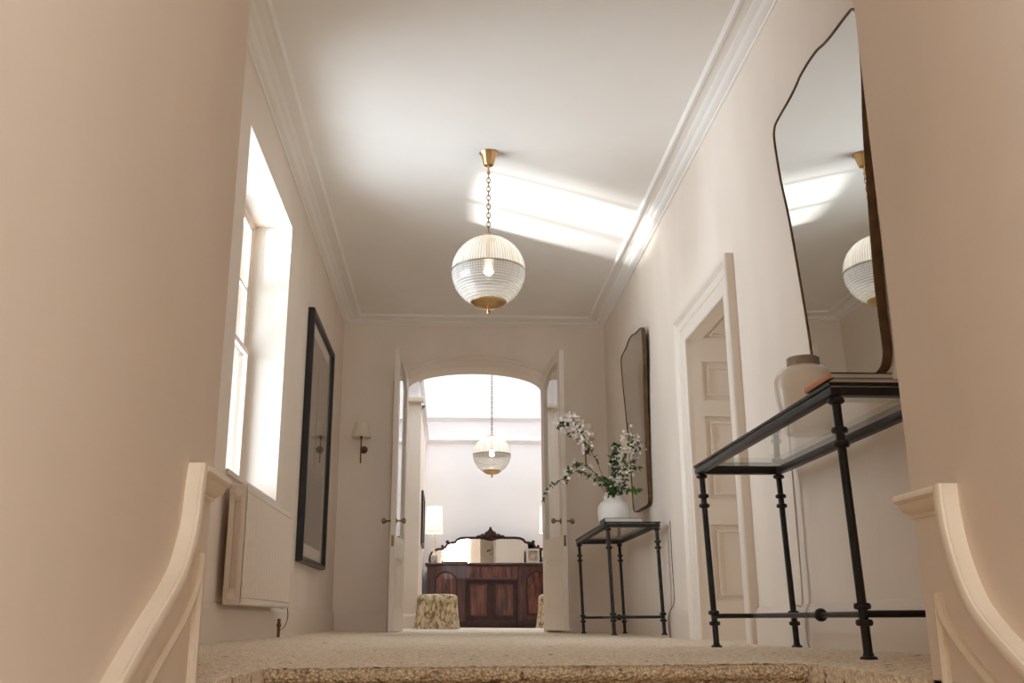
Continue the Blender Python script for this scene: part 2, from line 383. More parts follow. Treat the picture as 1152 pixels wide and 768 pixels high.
# ------------------------------------------------------------------ floor and stairs
bm = nb()
def grid(x0, x1, y0, y1, step, amp):
    nx = max(1, round((x1 - x0) / step)); ny = max(1, round((y1 - y0) / step))
    vs = []
    for j in range(ny + 1):
        row = []
        for i in range(nx + 1):
            x = x0 + (x1 - x0) * i / nx; y = y0 + (y1 - y0) * j / ny
            h = amp * (noise.noise((x * 120, y * 120, 0.3)) * 0.7 + noise.noise((x * 31, y * 31, 5)) * 0.4) if amp else 0
            row.append(bm.verts.new((x, y, fz(x, y) + h)))
        vs.append(row)
    for j in range(ny):
        for i in range(nx): bm.faces.new((vs[j][i], vs[j][i + 1], vs[j + 1][i + 1], vs[j + 1][i]))
grid(XL - 0.02, XR + 0.02, YN + 0.02, 3.5, 0.011, 0.0045); grid(XL - 0.02, XR + 0.02, 3.5, 5.0, 0.03, 0.003)
grid(XL - 0.02, XR + 0.55, 5.0, 10.0, 0.06, 0.002)
grid(XL - 0.02, SL, 1.7, YN + 0.02, 0.011, 0.0045); grid(SR, XR + 0.02, 1.7, YN + 0.02, 0.011, 0.0045)
grid(-3.2, 4.4, 10.0, BY + 0.1, 0.3, 0.0)
for x in (SL, SR):                            # carpeted cheeks of the stair opening
    n = 30
    a = [bm.verts.new((x, YC - 0.1 + (YN + 0.02 - YC + 0.1) * i / n, 0.0)) for i in range(n + 1)]
    b = [bm.verts.new((x, v.co.y, -2.2)) for v in a]
    for i in range(n): bm.faces.new((a[i], a[i + 1], b[i + 1], b[i]))
struct('floor', bm, m_carpet)
# staircase: bull-nosed treads going down towards the viewer
bm = nb()
prof = []
y, z = YN, 0.0
RI, GO = 0.17, 0.28
prof.append((YN + 0.08, -0.012)); prof.append((YN + 0.03, -0.001))
for s in range(10):
    for k in range(7):
        a = PI / 2 + PI * k / 6
        prof.append((y + 0.0 + 0.018 * math.cos(a), z - 0.018 + 0.018 * math.sin(a)))
    prof.append((y + 0.012, z - 0.05))
    z -= RI; prof.append((y + 0.012, z + 0.004)); prof.append((y - 0.01, z)); y -= GO
nx = 130
rows = [[bm.verts.new((SL + 0.003 + (SR - SL - 0.006) * i / nx, p[0] + 0.0035 * noise.noise((i * 0.73, j * 1.7, 2.3)), p[1] + 0.003 * noise.noise((i * 0.71, j * 1.3, 9.3)))) for i in range(nx + 1)] for j, p in enumerate(prof)]
for a, b in zip(rows, rows[1:]):
    for i in range(nx): bm.faces.new((a[i], a[i + 1], b[i + 1], b[i]))
o = obj('staircase', bm, m_stairc, smooth=True, sharp=80)
tag(o, 'carpeted stairs in brown looped wool descending from the landing edge', 'stairs')
bm = nb(); box(bm, XL - 0.3, XR + 0.5, YN + 0.1, D + 0.3, -0.35, -0.06); box(bm, XL - 0.3, SL - 0.03, 1.0, YN + 0.1, -0.35, -0.06); box(bm, SR + 0.03, XR + 0.5, 1.0, YN + 0.1, -0.35, -0.06); struct('floor_light_block', bm, m_wood)  # unseen slab added to stop sky light leaking through floor gaps
# lower hall floor under the viewer
bm = nb(); box(bm, -4.5, 5.1, -3.6, 0.5, -1.95, -1.75); struct('floor_lower', bm, m_carpet)

# ------------------------------------------------------------------ walls
WY0, WY1, WZ0, WZ1 = 4.93, 6.41, 0.845, 2.755   # hall window opening
bm = nb()
box(bm, WX0, WX1, 1.5, WY0, -0.1, 3.3); box(bm, WX0, WX1, WY1, D + 0.3, -0.1, 3.3)
box(bm, WX0, WX1, WY0, WY1, -0.1, WZ0); box(bm, WX0, WX1, WY0, WY1, WZ1, 3.3)
struct('wall_left', bm, m_wall)
DY0, DY1, DZ = 5.345, 6.365, 1.970                # side door opening
bm = nb()
box(bm, XR, XR + 0.50, 1.5, DY0, -0.1, 3.3); box(bm, XR, XR + 0.50, DY1, D + 0.3, -0.1, 3.3); box(bm, XR, XR + 0.50, DY0, DY1, DZ, 3.3)
struct('wall_right', bm, m_wall)
# end wall with the arch
def arch_z(x, aw=AW, s=AS, r=AR): return s + r * math.sqrt(max(0, 1 - min(1, abs((x - AX) / aw)) ** 2))
bm = nb()
TOP = 4.8; TH = 0.30
mk = lambda u, v, d: (u, D + d, v)
box(bm, -3.2, AX - AW, D, D + TH, -0.1, TOP); box(bm, AX + AW, 4.4, D, D + TH, -0.1, TOP)
xs = [AX - AW * math.cos(PI * i / 40) for i in range(41)]
ribbon(bm, [(x, arch_z(x)) for x in xs], [(x, TOP) for x in xs], mk, 0, TH)
struct('wall_end', bm, m_wall)
# stair walls (their corners frame the view)
HX0, HX1, HY = -4.2, 4.8, -3.3                  # unseen lower stair hall, invented wide so side light reaches near walls
bm = nb(); box(bm, -1.6, SL, 0.45, YC, -2.2, 3.3, 0.006, 2); struct('wall_stair_left', bm, m_wall)
bm = nb(); box(bm, SR, 2.2, 0.45, YC, -2.2, 3.3, 0.006, 2); struct('wall_stair_right', bm, m_wall)
bm = nb(); box(bm, HX0, -1.6, 0.46, 0.76, -2.2, 3.3); struct('wall_stair_return_left', bm, m_wall)
bm = nb(); box(bm, 2.2, HX1, 0.46, 0.76, -2.2, 3.3); struct('wall_stair_return_right', bm, m_wall)
# wall behind the viewer with the stair window
SW = (-0.25, 0.75, 1.35, 3.0)
bm = nb()
box(bm, HX0, SW[0], HY - 0.3, HY, -2.2, 3.3); box(bm, SW[1], HX1, HY - 0.3, HY, -2.2, 3.3)
box(bm, SW[0], SW[1], HY - 0.3, HY, -2.2, SW[2]); box(bm, SW[0], SW[1], HY - 0.3, HY, SW[3], 3.3)
struct('wall_behind', bm, m_wall)
QY0, QY1, QZ0, QZ1 = -2.7, -0.3, 0.0, 2.5       # unseen side window openings, added to let light onto the stair walls
for nm, x0, x1 in (('wall_stair_hall_left', HX0 - 0.3, HX0), ('wall_stair_hall_right', HX1, HX1 + 0.3)):
    bm = nb()
    box(bm, x0, x1, HY - 0.3, QY0, -2.2, 3.3); box(bm, x0, x1, QY1, 0.76, -2.2, 3.3)
    box(bm, x0, x1, QY0, QY1, -2.2, QZ0); box(bm, x0, x1, QY0, QY1, QZ1, 3.3)
    struct(nm, bm, m_wall)
for nm, xc in (('added_window_4', HX0 - 0.15), ('added_window_5', HX1 + 0.15)):  # made-up windows in front of the two fill lamps
    bm = nb(); mkq = lambda u, v, d: (xc + d, u, v)
    frame_rect(bm, mkq, QY0, QY1, QZ0, QZ1, 0.06, -0.03, 0.03)
    box(bm, xc - 0.015, xc + 0.015, (QY0 + QY1) / 2 - 0.02, (QY0 + QY1) / 2 + 0.02, QZ0, QZ1); box(bm, xc - 0.015, xc + 0.015, QY0, QY1, 1.25, 1.29)
    wn = struct(nm, bm, m_wood)
    bm = nb(); box(bm, xc - 0.002, xc + 0.002, QY0 + .03, QY1 - .03, QZ0 + .03, QZ1 - .03); obj('pane', bm, m_glass, wn)
bm = nb(); box(bm, -1.7, 2.3, 0.4, D, H, H + 0.12); struct('ceiling', bm, m_ceil)
bm = nb(); box(bm, HX0 - 0.3, HX1 + 0.3, HY - 0.3, 0.4, H, H + 0.12); struct('ceiling_stair_hall', bm, m_ceil)
# rooflight room
bm = nb(); box(bm, -3.2, 4.4, BY, BY + 0.2, -0.1, TOP); struct('wall_far', bm, m_white)
bm = nb(); box(bm, -1.2, -0.385, 12.75, BY, -0.1, 2.95, 0.004); struct('wall_far_left', bm, m_wall)
bm = nb(); box(bm, 1.66, 2.5, 12.75, BY, -0.1, 2.95, 0.004); struct('wall_far_right', bm, m_wall)
bm = nb(); box(bm, -1.2, -0.42, 12.80, BY, 2.95, TOP); struct('wall_upper_left', bm, m_white)
bm = nb(); box(bm, 1.69, 2.5, 12.80, BY, 2.95, TOP); struct('wall_upper_right', bm, m_white)
bm = nb(); box(bm, -3.3, -3.2, D, BY, -0.1, TOP); struct('wall_passage_left', bm, m_wall)
bm = nb(); box(bm, 4.4, 4.5, D, BY, -0.1, TOP); struct('wall_passage_right', bm, m_wall)
# roof with the rooflight opening
LX0, LX1, LY0, LY1 = -0.45, 1.70, 10.5, 15.3
bm = nb()
box(bm, -3.3, LX0, D, BY + 0.2, 4.45, 4.6); box(bm, LX1, 4.5, D, BY + 0.2, 4.45, 4.6)
box(bm, LX0, LX1, D, LY0, 4.45, 4.6); box(bm, LX0, LX1, LY1, BY + 0.2, 4.45, 4.6)
struct('ceiling_rooflight', bm, m_white)
bm = nb()
for i in range(4):
    x = LX0 + (LX1 - LX0) * i / 3; box(bm, x - 0.02, x + 0.02, LY0, LY1, 4.52, 4.58)
for yy in (LY0, 12.0, 13.6, LY1): box(bm, LX0, LX1, yy - 0.03, yy + 0.03, 4.50, 4.58)
wroof = struct('window_3', bm, m_white)
bm = nb(); box(bm, LX0, LX1, LY0, LY1, 4.585, 4.592); obj('pane', bm, m_glass, wroof)

# ------------------------------------------------------------------ trim: cornices, baseboards, far mouldings
CP = [(0, 0.068), (0.012, 0.068), (0.018, 0.060), (0.040, 0.056), (0.055, 0.046), (0.062, 0.034), (0.085, 0.028), (0.100, 0.014), (0.150, 0.012), (0.153, 0.020), (0.170, 0.022), (0.178, 0.012), (0.184, 0.0)]
def sweep(bm, prof, path):
    """prof rows already given as 3D functions: path = list of f(d, h) -> xyz"""
    rows = [[bm.verts.new(f(d, h)) for d, h in prof] for f in path]
    for a, b in zip(rows, rows[1:]):
        for i in range(len(prof) - 1): bm.faces.new((a[i], a[i + 1], b[i + 1], b[i]))
bm = nb()
sweep(bm, CP, [lambda d, h: (XL + d, YC, H - h), lambda d, h: (XL + d, D - d, H - h), lambda d, h: (XR - d, D - d, H - h), lambda d, h: (XR - d, YC, H - h)])
struct('trim_1', bm, m_ceil)
BP = [(0, 0.186), (0.006, 0.186), (0.010, 0.178), (0.012, 0.168), (0.020, 0.160), (0.022, 0.150), (0.022, -0.05), (0, -0.05)]
def base(name, fs):
    bm = nb(); sweep(bm, BP, fs); struct(name, bm, m_base)
def bz(x, y, h): return h + fz(x, y)
base('baseboard_left', [lambda d, h: (XL + d, YC, bz(XL, YC, h)), lambda d, h: (XL + d, 5.1, bz(XL, 5.1, h)), lambda d, h: (XL + d, D - d, bz(XL, D, h)), lambda d, h: (AX - AW - 0.13, D - d, bz(-.5, D, h))])
base('baseboard_right', [lambda d, h: (AX + AW + 0.13, D - d, bz(1.0, D, h)), lambda d, h: (XR - d, D - d, bz(XR, D, h)), lambda d, h: (XR - d, DY1 + 0.17, bz(XR, DY1, h))])
base('baseboard_near_right', [lambda d, h: (XR - d, DY0 - 0.17, bz(XR, DY0, h)), lambda d, h: (XR - d, YC, bz(XR, YC, h))])
base('baseboard_far_left', [lambda d, h: (-1.2, 12.75 - d, h), lambda d, h: (-0.385 + d, 12.75 - d, h), lambda d, h: (-0.385 + d, BY - d, h), lambda d, h: (1.66 - d, BY - d, h), lambda d, h: (1.66 - d, 12.75 - d, h), lambda d, h: (2.5, 12.75 - d, h)])
FP = [(0, 0.06), (0.015, 0.055), (0.02, 0.03), (0.05, 0.02), (0.055, 0.0), (0.0, 0.0)]
for n_, zz in (('trim_2', 2.87), ('trim_3', 3.235)):
    bm = nb()
    xl_, xr_ = (-0.385, 1.66) if zz < 2.9 else (-0.42, 1.69)
    sweep(bm, FP, [lambda d, h: (xl_ + d, 12.80, zz - h), lambda d, h: (xl_ + d, BY - d, zz - h), lambda d, h: (xr_ - d, BY - d, zz - h), lambda d, h: (xr_ - d, 12.80, zz - h)])
    struct(n_, bm, m_white)
bm = nb(); box(bm, -1.2, -0.35, 12.70, 12.80, 2.90, 2.97, 0.01); struct('trim_4', bm, m_wall)
# arch architrave, following the opening
def arch_pts(off, n=36):
    a, r = AW + off, AR + off
    pts = [(AX - a, 0.0)] + [(AX - a * math.cos(PI * i / n), AS + r * math.sin(PI * i / n)) for i in range(n + 1)] + [(AX + a, 0.0)]
    return pts
bm = nb()
AP = [(0.0, 0.0), (0.0, 0.018), (0.008, 0.022), (0.070, 0.022), (0.078, 0.040), (0.100, 0.058), (0.118, 0.052), (0.126, 0.034), (0.130, 0.0)]
rows = []
for off, dep in AP: rows.append([bm.verts.new((u, D - dep, v)) for u, v in arch_pts(off)])
for a, b in zip(rows, rows[1:]):
    for i in range(len(a) - 1): bm.faces.new((a[i], a[i + 1], b[i + 1], b[i]))
struct('trim_5', bm, m_wall, sharp=50)

# dado rails and wainscot mouldings on the stair walls
def dado(name, U, width, pj, xw, s, zc):
    """rail: band in the wall plane plus a moulded horizontal return to the corner; s=+1 projects to +x"""
    U = smooth_path([(a, b, 0) for a, b in U], 6); Lo = []
    for i, p in enumerate(U):
        t = (U[min(i + 1, len(U) - 1)] - U[max(i - 1, 0)]).normalized(); Lo.append(p + Vector((-t.y, t.x, 0)) * width)
    Lo[0].y = U[0].y
    for P in (U, Lo):
        e = P[-1]; P.append(Vector((e.x - 2.4, e.y - 2.4 * 0.61, 0)))
    bm = nb()
    mid = [((u.x + l.x) / 2, (u.y + l.y) / 2) for u, l in zip(U, Lo)]
    def mk(u, v, d): return (xw + s * d, u, v)
    # cross-section across the band: a rounded cap with a small bead
    cs = [(0.0, 0.0), (0.0, pj * 0.74), (0.06, pj * 0.77), (0.06, pj * 0.81), (0.0, pj * 0.84), (0.03, pj * 0.93), (0.2, pj), (0.6, pj), (0.85, pj * 0.92), (1.0, pj * 0.75), (1.0, 0.0)]
    rows = [[bm.verts.new(mk(u.x + (l.x - u.x) * t, u.y + (l.y - u.y) * t, d)) for t, d in cs] for u, l in zip(U, Lo)]
    for a, b in zip(rows, rows[1:]):
        for i in range(len(cs) - 1): bm.faces.new((a[i], a[i + 1], b[i + 1], b[i]))
    bm.faces.new(rows[0])
    y0 = Lo[0].x - 0.012
    pr = [(a * 0.70, b * 0.82) for a, b in [(0.0, 0.0), (0.040, 0.0), (0.044, -0.006), (0.044, -0.014), (0.038, -0.020), (0.033, -0.022), (0.030, -0.030), (0.022, -0.040), (0.012, -0.046), (0.006, -0.048), (0.006, -0.056), (0.0, -0.056)]]
    rows = []
    for yy, ext in ((y0, 0), (YC, 1)):
        rows.append([bm.verts.new((xw + s * d, yy + ext * d * 0.5, zc + h)) for d, h in pr])
    rows.append([bm.verts.new((xw - s * 0.10, YC + d * 0.5, zc + h)) for d, h in pr])
    for a, b in zip(rows, rows[1:]):
        for i in range(len(pr)): bm.faces.new((a[i], a[(i + 1) % len(pr)], b[(i + 1) % len(pr)], b[i]))
    bm.faces.new(rows[0]); bm.faces.new(rows[-1])
    struct(name, bm, m_rail, sharp=30)
dado('trim_6', [(1.705, .378), (1.695, .334), (1.684, .272), (1.643, .208), (1.588, .166), (1.482, .108), (1.372, .043)], 0.030, 0.030, SL, 1, 0.378)
dado('trim_7', [(1.705, .346), (1.706, .300), (1.693, .228), (1.660, .156), (1.618, .112), (1.545, .062), (1.46, .008)], 0.030, 0.037, SR, -1, 0.346)
def panel_mould(name, pts, apex_low, xw, s):
    P = smooth_path([(xw, a, b) for a, b in pts], 6); e = P[-1]
    P.append(Vector((xw, e.y - 2.2, e.z - 2.2 * 0.61)))
    V = [P[0], Vector((xw, P[0].y + 0.004, P[0].z - 0.12)), Vector((xw, P[0].y + 0.008, apex_low))]
    bm = nb()
    for path in (P, V):
        prof = [(-0.014, 0.0), (-0.014, 0.008), (-0.006, 0.014), (0.004, 0.012), (0.012, 0.006), (0.014, 0.0)]
        rows = []
        for i, p in enumerate(path):
            t = (path[min(i + 1, len(path) - 1)] - path[max(i - 1, 0)]).normalized(); n_ = Vector((0, -t.z, t.y))
            rows.append([bm.verts.new(p + n_ * a + Vector((s * d, 0, 0))) for a, d in prof])
        for a, b in zip(rows, rows[1:]):
            for i in range(len(prof) - 1): bm.faces.new((a[i], a[i + 1], b[i + 1], b[i]))
        bm.faces.new(rows[0])
    struct(name, bm, m_rail)
panel_mould('trim_8', [(1.815, .230), (1.798, .174), (1.729, .114), (1.571, .030), (1.42, -.062)], -1.3, SL, 1)
panel_mould('trim_9', [(1.822, .155), (1.810, .112), (1.766, .067), (1.712, .029), (1.62, -.028)], -1.3, SR, -1)

# ------------------------------------------------------------------ hall window (sash, deep plain reveal)
bm = nb()
mkw = lambda u, v, d: (-1.395 + d, u, v)
frame_rect(bm, mkw, WY0, WY1, WZ0, WZ1, 0.028, -0.02, 0.02)
win = struct('window_1', bm, m_wood)
def sash(z0, z1, d):
    bm = nb(); y0, y1 = WY0 + 0.024, WY1 - 0.024
    frame_rect(bm, mkw, y0, y1, z0, z1, 0.034, d, d + 0.03)
    for k in (1, 2):
        yy = y0 + (y1 - y0) * k / 3; box(bm, -1.395 + d + 0.003, -1.395 + d + 0.027, yy - 0.009, yy + 0.009, z0, z1)
    zz = (z0 + z1) / 2
    if z0 > 1.5: box(bm, -1.395 + d + 0.003, -1.395 + d + 0.027, y0, y1, zz - 0.009, zz + 0.009)
    s_ = obj('sash', bm, m_wood, win)
    bm = nb(); box(bm, -1.395 + d + 0.013, -1.395 + d + 0.017, y0 + 0.03, y1 - 0.03, z0 + 0.03, z1 - 0.03); obj('pane', bm, m_glass, s_)
sash(1.81, WZ1 - 0.022, -0.02); sash(WZ0 + 0.022, 1.85, 0.012)
bm = nb(); box(bm, -1.40, XL + 0.018, WY0 - 0.0, WY1 + 0.0, WZ0 - 0.025, WZ0 + 0.003, 0.006); obj('sill', bm, m_wood, win)
# stair window behind the viewer
bm = nb(); mks = lambda u, v, d: (u, -3.55 + d, v)
frame_rect(bm, mks, SW[0], SW[1], SW[2], SW[3], 0.06, 0, 0.08)
box(bm, 0.235, 0.265, -3.53, -3.49, SW[2], SW[3]); box(bm, SW[0], SW[1], -3.53, -3.48, 2.15, 2.20)
w2 = struct('window_2', bm, m_wood)
bm = nb(); box(bm, SW[0] + .03, SW[1] - .03, -3.512, -3.508, SW[2] + .03, SW[3] - .03); obj('pane', bm, m_glass, w2)

# ------------------------------------------------------------------ side doorway: architrave, panelled lining, door
def arch_rect(bm, xw, s, y0, y1, z1, prof):
    P = lambda o: [(y0 - o, -0.03), (y0 - o, z1 + o), (y1 + o, z1 + o), (y1 + o, -0.03)]
    rows = [[bm.verts.new((xw + s * d, u, v)) for u, v in P(o)] for o, d in prof]
    for a, b in zip(rows, rows[1:]):
        for i in range(3): bm.faces.new((a[i], a[i + 1], b[i + 1], b[i]))
bm = nb()
arch_rect(bm, XR, -1, DY0, DY1, DZ, [(-0.024, -0.003), (-0.024, 0.016), (-0.016, 0.022), (0.065, 0.022), (0.070, 0.030), (0.120, 0.030), (0.126, 0.038), (0.140, 0.052), (0.165, 0.054), (0.172, 0.046), (0.172, 0.0)])
struct('trim_10', bm, m_wood, sharp=25)
# linings: each a boarded face with sunk fields and a raised bead round each field
def panel_face(bm, mk, u0, u1, v0, v1, fields, th=0.02, sink=0.019, bead=0.012):
    """mk(u,v,d): d outward from face; builds stiles/rails around sunken fields (one column)"""
    fu0, fu1 = fields[0][0], fields[0][1]
    def bx(a0, a1, b0, b1, d0, d1):
        prism(bm, [(a0, b0), (a1, b0), (a1, b1), (a0, b1)], mk, d0, d1)
    bx(u0, u1, v0, v1, -th, -sink)
    bx(u0, fu0, v0, v1, -sink, 0); bx(fu1, u1, v0, v1, -sink, 0)
    zs = [v0] + [q for f in fields for q in (f[2], f[3])] + [v1]
    for i in range(0, len(zs), 2): bx(fu0, fu1, zs[i], zs[i + 1], -sink, 0)
    for f in fields:
        A = bead + 0.022
        frame_rect(bm, mk, f[0] + A, f[1] - A, f[2] + A, f[3] - A, 0.014, -sink, -sink + 0.014)
bm = nb()
ff = [(0.09, 0.41, 0.22, 0.70), (0.09, 0.41, 0.86, 1.42), (0.09, 0.41, 1.53, 1.80)]
panel_face(bm, lambda u, v, d: (XR + u, DY1 - 0.022 - d, v), 0, 0.5, -0.03, DZ, ff, th=0.0218)
for f in ff: pass
struct('trim_11', bm, m_wood)
bm = nb(); panel_face(bm, lambda u, v, d: (XR + u, DY0 + 0.022 + d, v), 0, 0.5, -0.03, DZ, ff, th=0.0218); struct('trim_12', bm, m_wood)
bm = nb(); panel_face(bm, lambda u, v, d: (XR + u, v, DZ - 0.022 - d), 0, 0.5, DY0, DY1, [(0.09, 0.41, DY0 + .09, DY1 - .09)], th=0.0218); struct('trim_13', bm, m_wood)
bm = nb()
mkd = lambda u, v, d: (XR + 0.50 - d, u, v)
for c0, c1 in ((DY0 + 0.004, (DY0 + DY1) / 2), ((DY0 + DY1) / 2, DY1 - 0.004)):
    panel_face(bm, mkd, c0, c1, 0.0, DZ - 0.004, [(c0 + .09, c1 - .05, .22, .70), (c0 + .09, c1 - .05, .86, 1.42), (c0 + .09, c1 - .05, 1.53, 1.80)], th=0.04)
d3 = struct('door_3', bm, m_wood)
bm = nb(); lathe(bm, [(0, 0), (0.024, 0), (0.024, 0.005), (0.009, 0.01), (0.009, 0.035), (0.024, 0.045), (0.026, 0.058), (0.016, 0.068), (0, 0.07)], (0, 0, 0), 20, 'x')
for v in bm.verts: v.co.x = -v.co.x
obj('door_knob', bm, m_brass, d3, (XR + 0.5, DY0 + 0.075, 0.98))

# ------------------------------------------------------------------ arched double doors
LW = 0.700
def leaf(name, hinge, ang, mirror):
    e = bpy.data.objects.new(name, None); C.objects.link(e); e.location = hinge; e.rotation_euler = (0, 0, ang); e['kind'] = 'structure'
    T = 0.022
    k = 1 if not mirror else -1
    mk = lambda u, v, d: (k * u, d, v)
    top = lambda u: AS + 0.01 + (AR - 0.012) * math.sqrt(max(0, 1 - ((AW - u) / AW) ** 2))
    st = 0.088; gz0 = 0.86
    gtop = lambda u: AS - 0.13 + (AR + 0.025) * (max(0, 1 - abs(((LW - st) - u) / (LW - 2 * st)) ** 2.2)) ** (1 / 2.2)
    us = [st + (LW - 2 * st) * (1 - math.cos(PI / 2 * i / 24)) for i in range(25)]
    bm = nb()
    ul = [st * i / 8 for i in range(9)]
    ribbon(bm, [(u, 0.012) for u in ul], [(u, top(u)) for u in ul], mk, -T, T)
    ul = [LW - st + st * i / 4 for i in range(5)]
    ribbon(bm, [(u, 0.012) for u in ul], [(u, top(u)) for u in ul], mk, -T, T)
    ribbon(bm, [(u, gtop(u)) for u in us], [(u, top(u)) for u in us], mk, -T, T)
    prism(bm, [(st, 0.012), (LW - st, 0.012), (LW - st, 0.20), (st, 0.20)], mk, -T, T)
    prism(bm, [(st, 0.67), (LW - st, 0.67), (LW - st, gz0), (st, gz0)], mk, -T, T)
    fr = obj('frame', bm, m_wood, e)
    bm = nb()
    prism(bm, [(st, 0.20), (LW - st, 0.20), (LW - st, 0.67), (st, 0.67)], mk, -0.008, 0.008)
    for sd in (-1, 1):
        frame_rect(bm, mk, st, LW - st, 0.20, 0.67, 0.016, sd * 0.008, sd * 0.019)
        frame_rect(bm, mk, st + 0.045, LW - st - 0.045, 0.245, 0.625, 0.012, sd * 0.008, sd * 0.016)
    obj('panel', bm, m_wood, e)
    bm = nb(); ribbon(bm, [(u, gz0 - 0.004) for u in us], [(u, gtop(u) + 0.004) for u in us], mk, -0.002, 0.002)
    obj('glass_pane', bm, m_doorglass, e)
    for sd in (-1, 1):
        bm = nb(); lathe(bm, [(0, 0), (0.027, 0), (0.027, 0.004), (0.012, 0.010), (0.0085, 0.014), (0.0085, 0.045), (0.022, 0.058), (0.028, 0.070), (0.026, 0.082), (0.014, 0.090), (0, 0.091)], (0, 0, 0), 20, 'y')
        for v in bm.verts: v.co.y *= sd
        obj('knob', bm, m_knob, e, (k * (LW - 0.052), sd * T, 0.995))
    bm = nb(); box(bm, k * LW - 0.0015, k * LW + 0.0015, -0.012, 0.012, 0.76, 0.86); box(bm, k * LW - 0.002, k * LW + 0.006, -0.007, 0.007, 0.80, 0.82)
    obj('latch_plate', bm, m_knob, e)
    for zz in (0.22, 1.2, 2.2):
        bm = nb(); cyl(bm, (0, -T - 0.004, zz - 0.045), (0, -T - 0.004, zz + 0.045), 0.006, 10); obj('hinge', bm, m_brass, e)
    return e
# right leaf hinges at +x jamb and swings towards the viewer; left leaf mirrored
leaf('door_1', (AX - AW + 0.005, D - 0.035, 0), math.radians(-95.0), False)
leaf('door_2', (AX + AW - 0.005, D - 0.035, 0), math.radians(99.5), True)

# ------------------------------------------------------------------ pendants
def pendant(loc, label, ztop, R_, nlinks, chain_top):
    e = thing('pendant_lamp', label, 'ceiling light', loc, group='glass globe pendants')
    # local origin: globe centre
    bm = nb()
    SEG = 120
    pu = [(R_ * math.cos(a), R_ * math.sin(a)) for a in [math.radians(q) for q in (2, 8, 15, 22, 30, 38, 46, 54, 62, 70, 76)]]
    lathe_open(bm, pu, SEG, lambda i, j: 1.0 + (0.011 if i % 2 else -0.005))
    up_ = obj('upper_globe', bm, m_globe_up, e, sharp=60)
    bm = nb(); pl = []
    n = 56
    for q in range(n + 1):
        a = math.radians(-2 - 60 * q / n); rr = R_ * (1.0 + (0.012 if q % 4 < 2 else -0.004) * (1 if q > 20 else 0.0))
        pl.append((rr * math.cos(a), rr * math.sin(a)))
    lathe_open(bm, pl, SEG, lambda i, j: 1.0 + ((0.010 if i % 2 else -0.005) if j <= 20 else 0))
    obj('lower_globe', bm, m_globe_low, e, sharp=60)
    bm = nb(); lathe(bm, [(R_ * 0.985, -0.003), (R_ * 1.012, -0.004), (R_ * 1.016, 0), (R_ * 1.012, 0.004), (R_ * 0.985, 0.003)], seg=64)
    obj('equator_band', bm, m_steel, e)
    bm = nb(); rb = R_ * 0.485; zb = -R_ * 0.885
    lathe(bm, [(0, zb + 0.012), (rb - 0.004, zb + 0.012), (rb, zb + 0.006), (rb, zb - 0.004), (rb * 0.8, zb - 0.022), (rb * 0.5, zb - 0.036), (rb * 0.16, zb - 0.042), (0.012, zb - 0.046), (0.008, zb - 0.055), (0.013, zb - 0.066), (0.008, zb - 0.078), (0, zb - 0.082)], seg=48)
    obj('brass_cup', bm, m_brass, e)
    bm = nb(); zt = R_ * 0.972
    lathe(bm, [(R_ * 0.26, zt - 0.006), (R_ * 0.255, zt + 0.004), (R_ * 0.1, zt + 0.014), (0.014, zt + 0.018), (0.010, zt + 0.028), (0, zt + 0.030)], seg=40)
    ring = [(0.013 * math.cos(a), 0, zt + 0.040 + 0.013 * math.sin(a)) for a in [2 * PI * i / 18 for i in range(18)]]
    tube(bm, ring, 0.0028, 8, True)
    obj('top_cap', bm, m_brass, e)
    bm = nb(); sphere(bm, (0, 0, 0.02), 0.036, 20, 1.25); obj('bulb', bm, m_bulb, e)
    bm = nb(); cyl(bm, (0, 0, 0.06), (0, 0, zt), 0.014, 14); obj('lamp_holder', bm, m_brass, e)
    # chain
    bm = nb(); z0 = zt + 0.05; z1 = chain_top
    pitch = (z1 - z0) / nlinks
    for i in range(nlinks):
        zc = z0 + pitch * (i + 0.5); L_ = pitch * 0.72; wd = min(0.013, pitch * 0.34)
        pts = []
        for q in range(16):
            a = 2 * PI * q / 16
            x = wd * math.cos(a); zz = L_ * math.sin(a)
            pts.append((x, 0, zc + zz) if i % 2 else (0, x, zc + zz))
        tube(bm, pts, min(0.0034, pitch * 0.11), 6, True)
    obj('chain', bm, m_knob, e)
    bm = nb()
    lathe(bm, [(0, ztop), (0.062, ztop), (0.064, ztop - 0.006), (0.060, ztop - 0.012), (0.050, ztop - 0.024), (0.036, ztop - 0.085), (0.030, ztop - 0.094), (0.010, ztop - 0.100), (0, ztop - 0.1)], seg=40)
    lathe(bm, [(0.0065, ztop - 0.098), (0.0065, z1 + 0.02), (0.011, z1 + 0.016), (0.011, z1), (0, z1 - 0.002)], seg=14)
    obj('canopy', bm, m_brass, e)
    return e
def lathe_open(bm, prof, seg, mod):
    rings = []
    for j, (r, h) in enumerate(prof):
        rings.append([bm.verts.new((r * mod(i, j) * math.cos(2 * PI * i / seg), r * mod(i, j) * math.sin(2 * PI * i / seg), h)) for i in range(seg)])
    for a, b in zip(rings, rings[1:]):
        for i in range(seg): bm.faces.new((a[i], a[(i + 1) % seg], b[(i + 1) % seg], b[i]))
GC = 2.305
pendant((0.238, 6.0, GC), 'large ribbed glass globe pendant hanging on a short brass chain in the hall', H - GC, 0.24, 13, 0.70)
pendant((0.520, 12.0, 2.08), 'smaller looking globe pendant on a long chain beyond the arched doors', 4.52 - 2.08, 0.233, 60, 2.25)

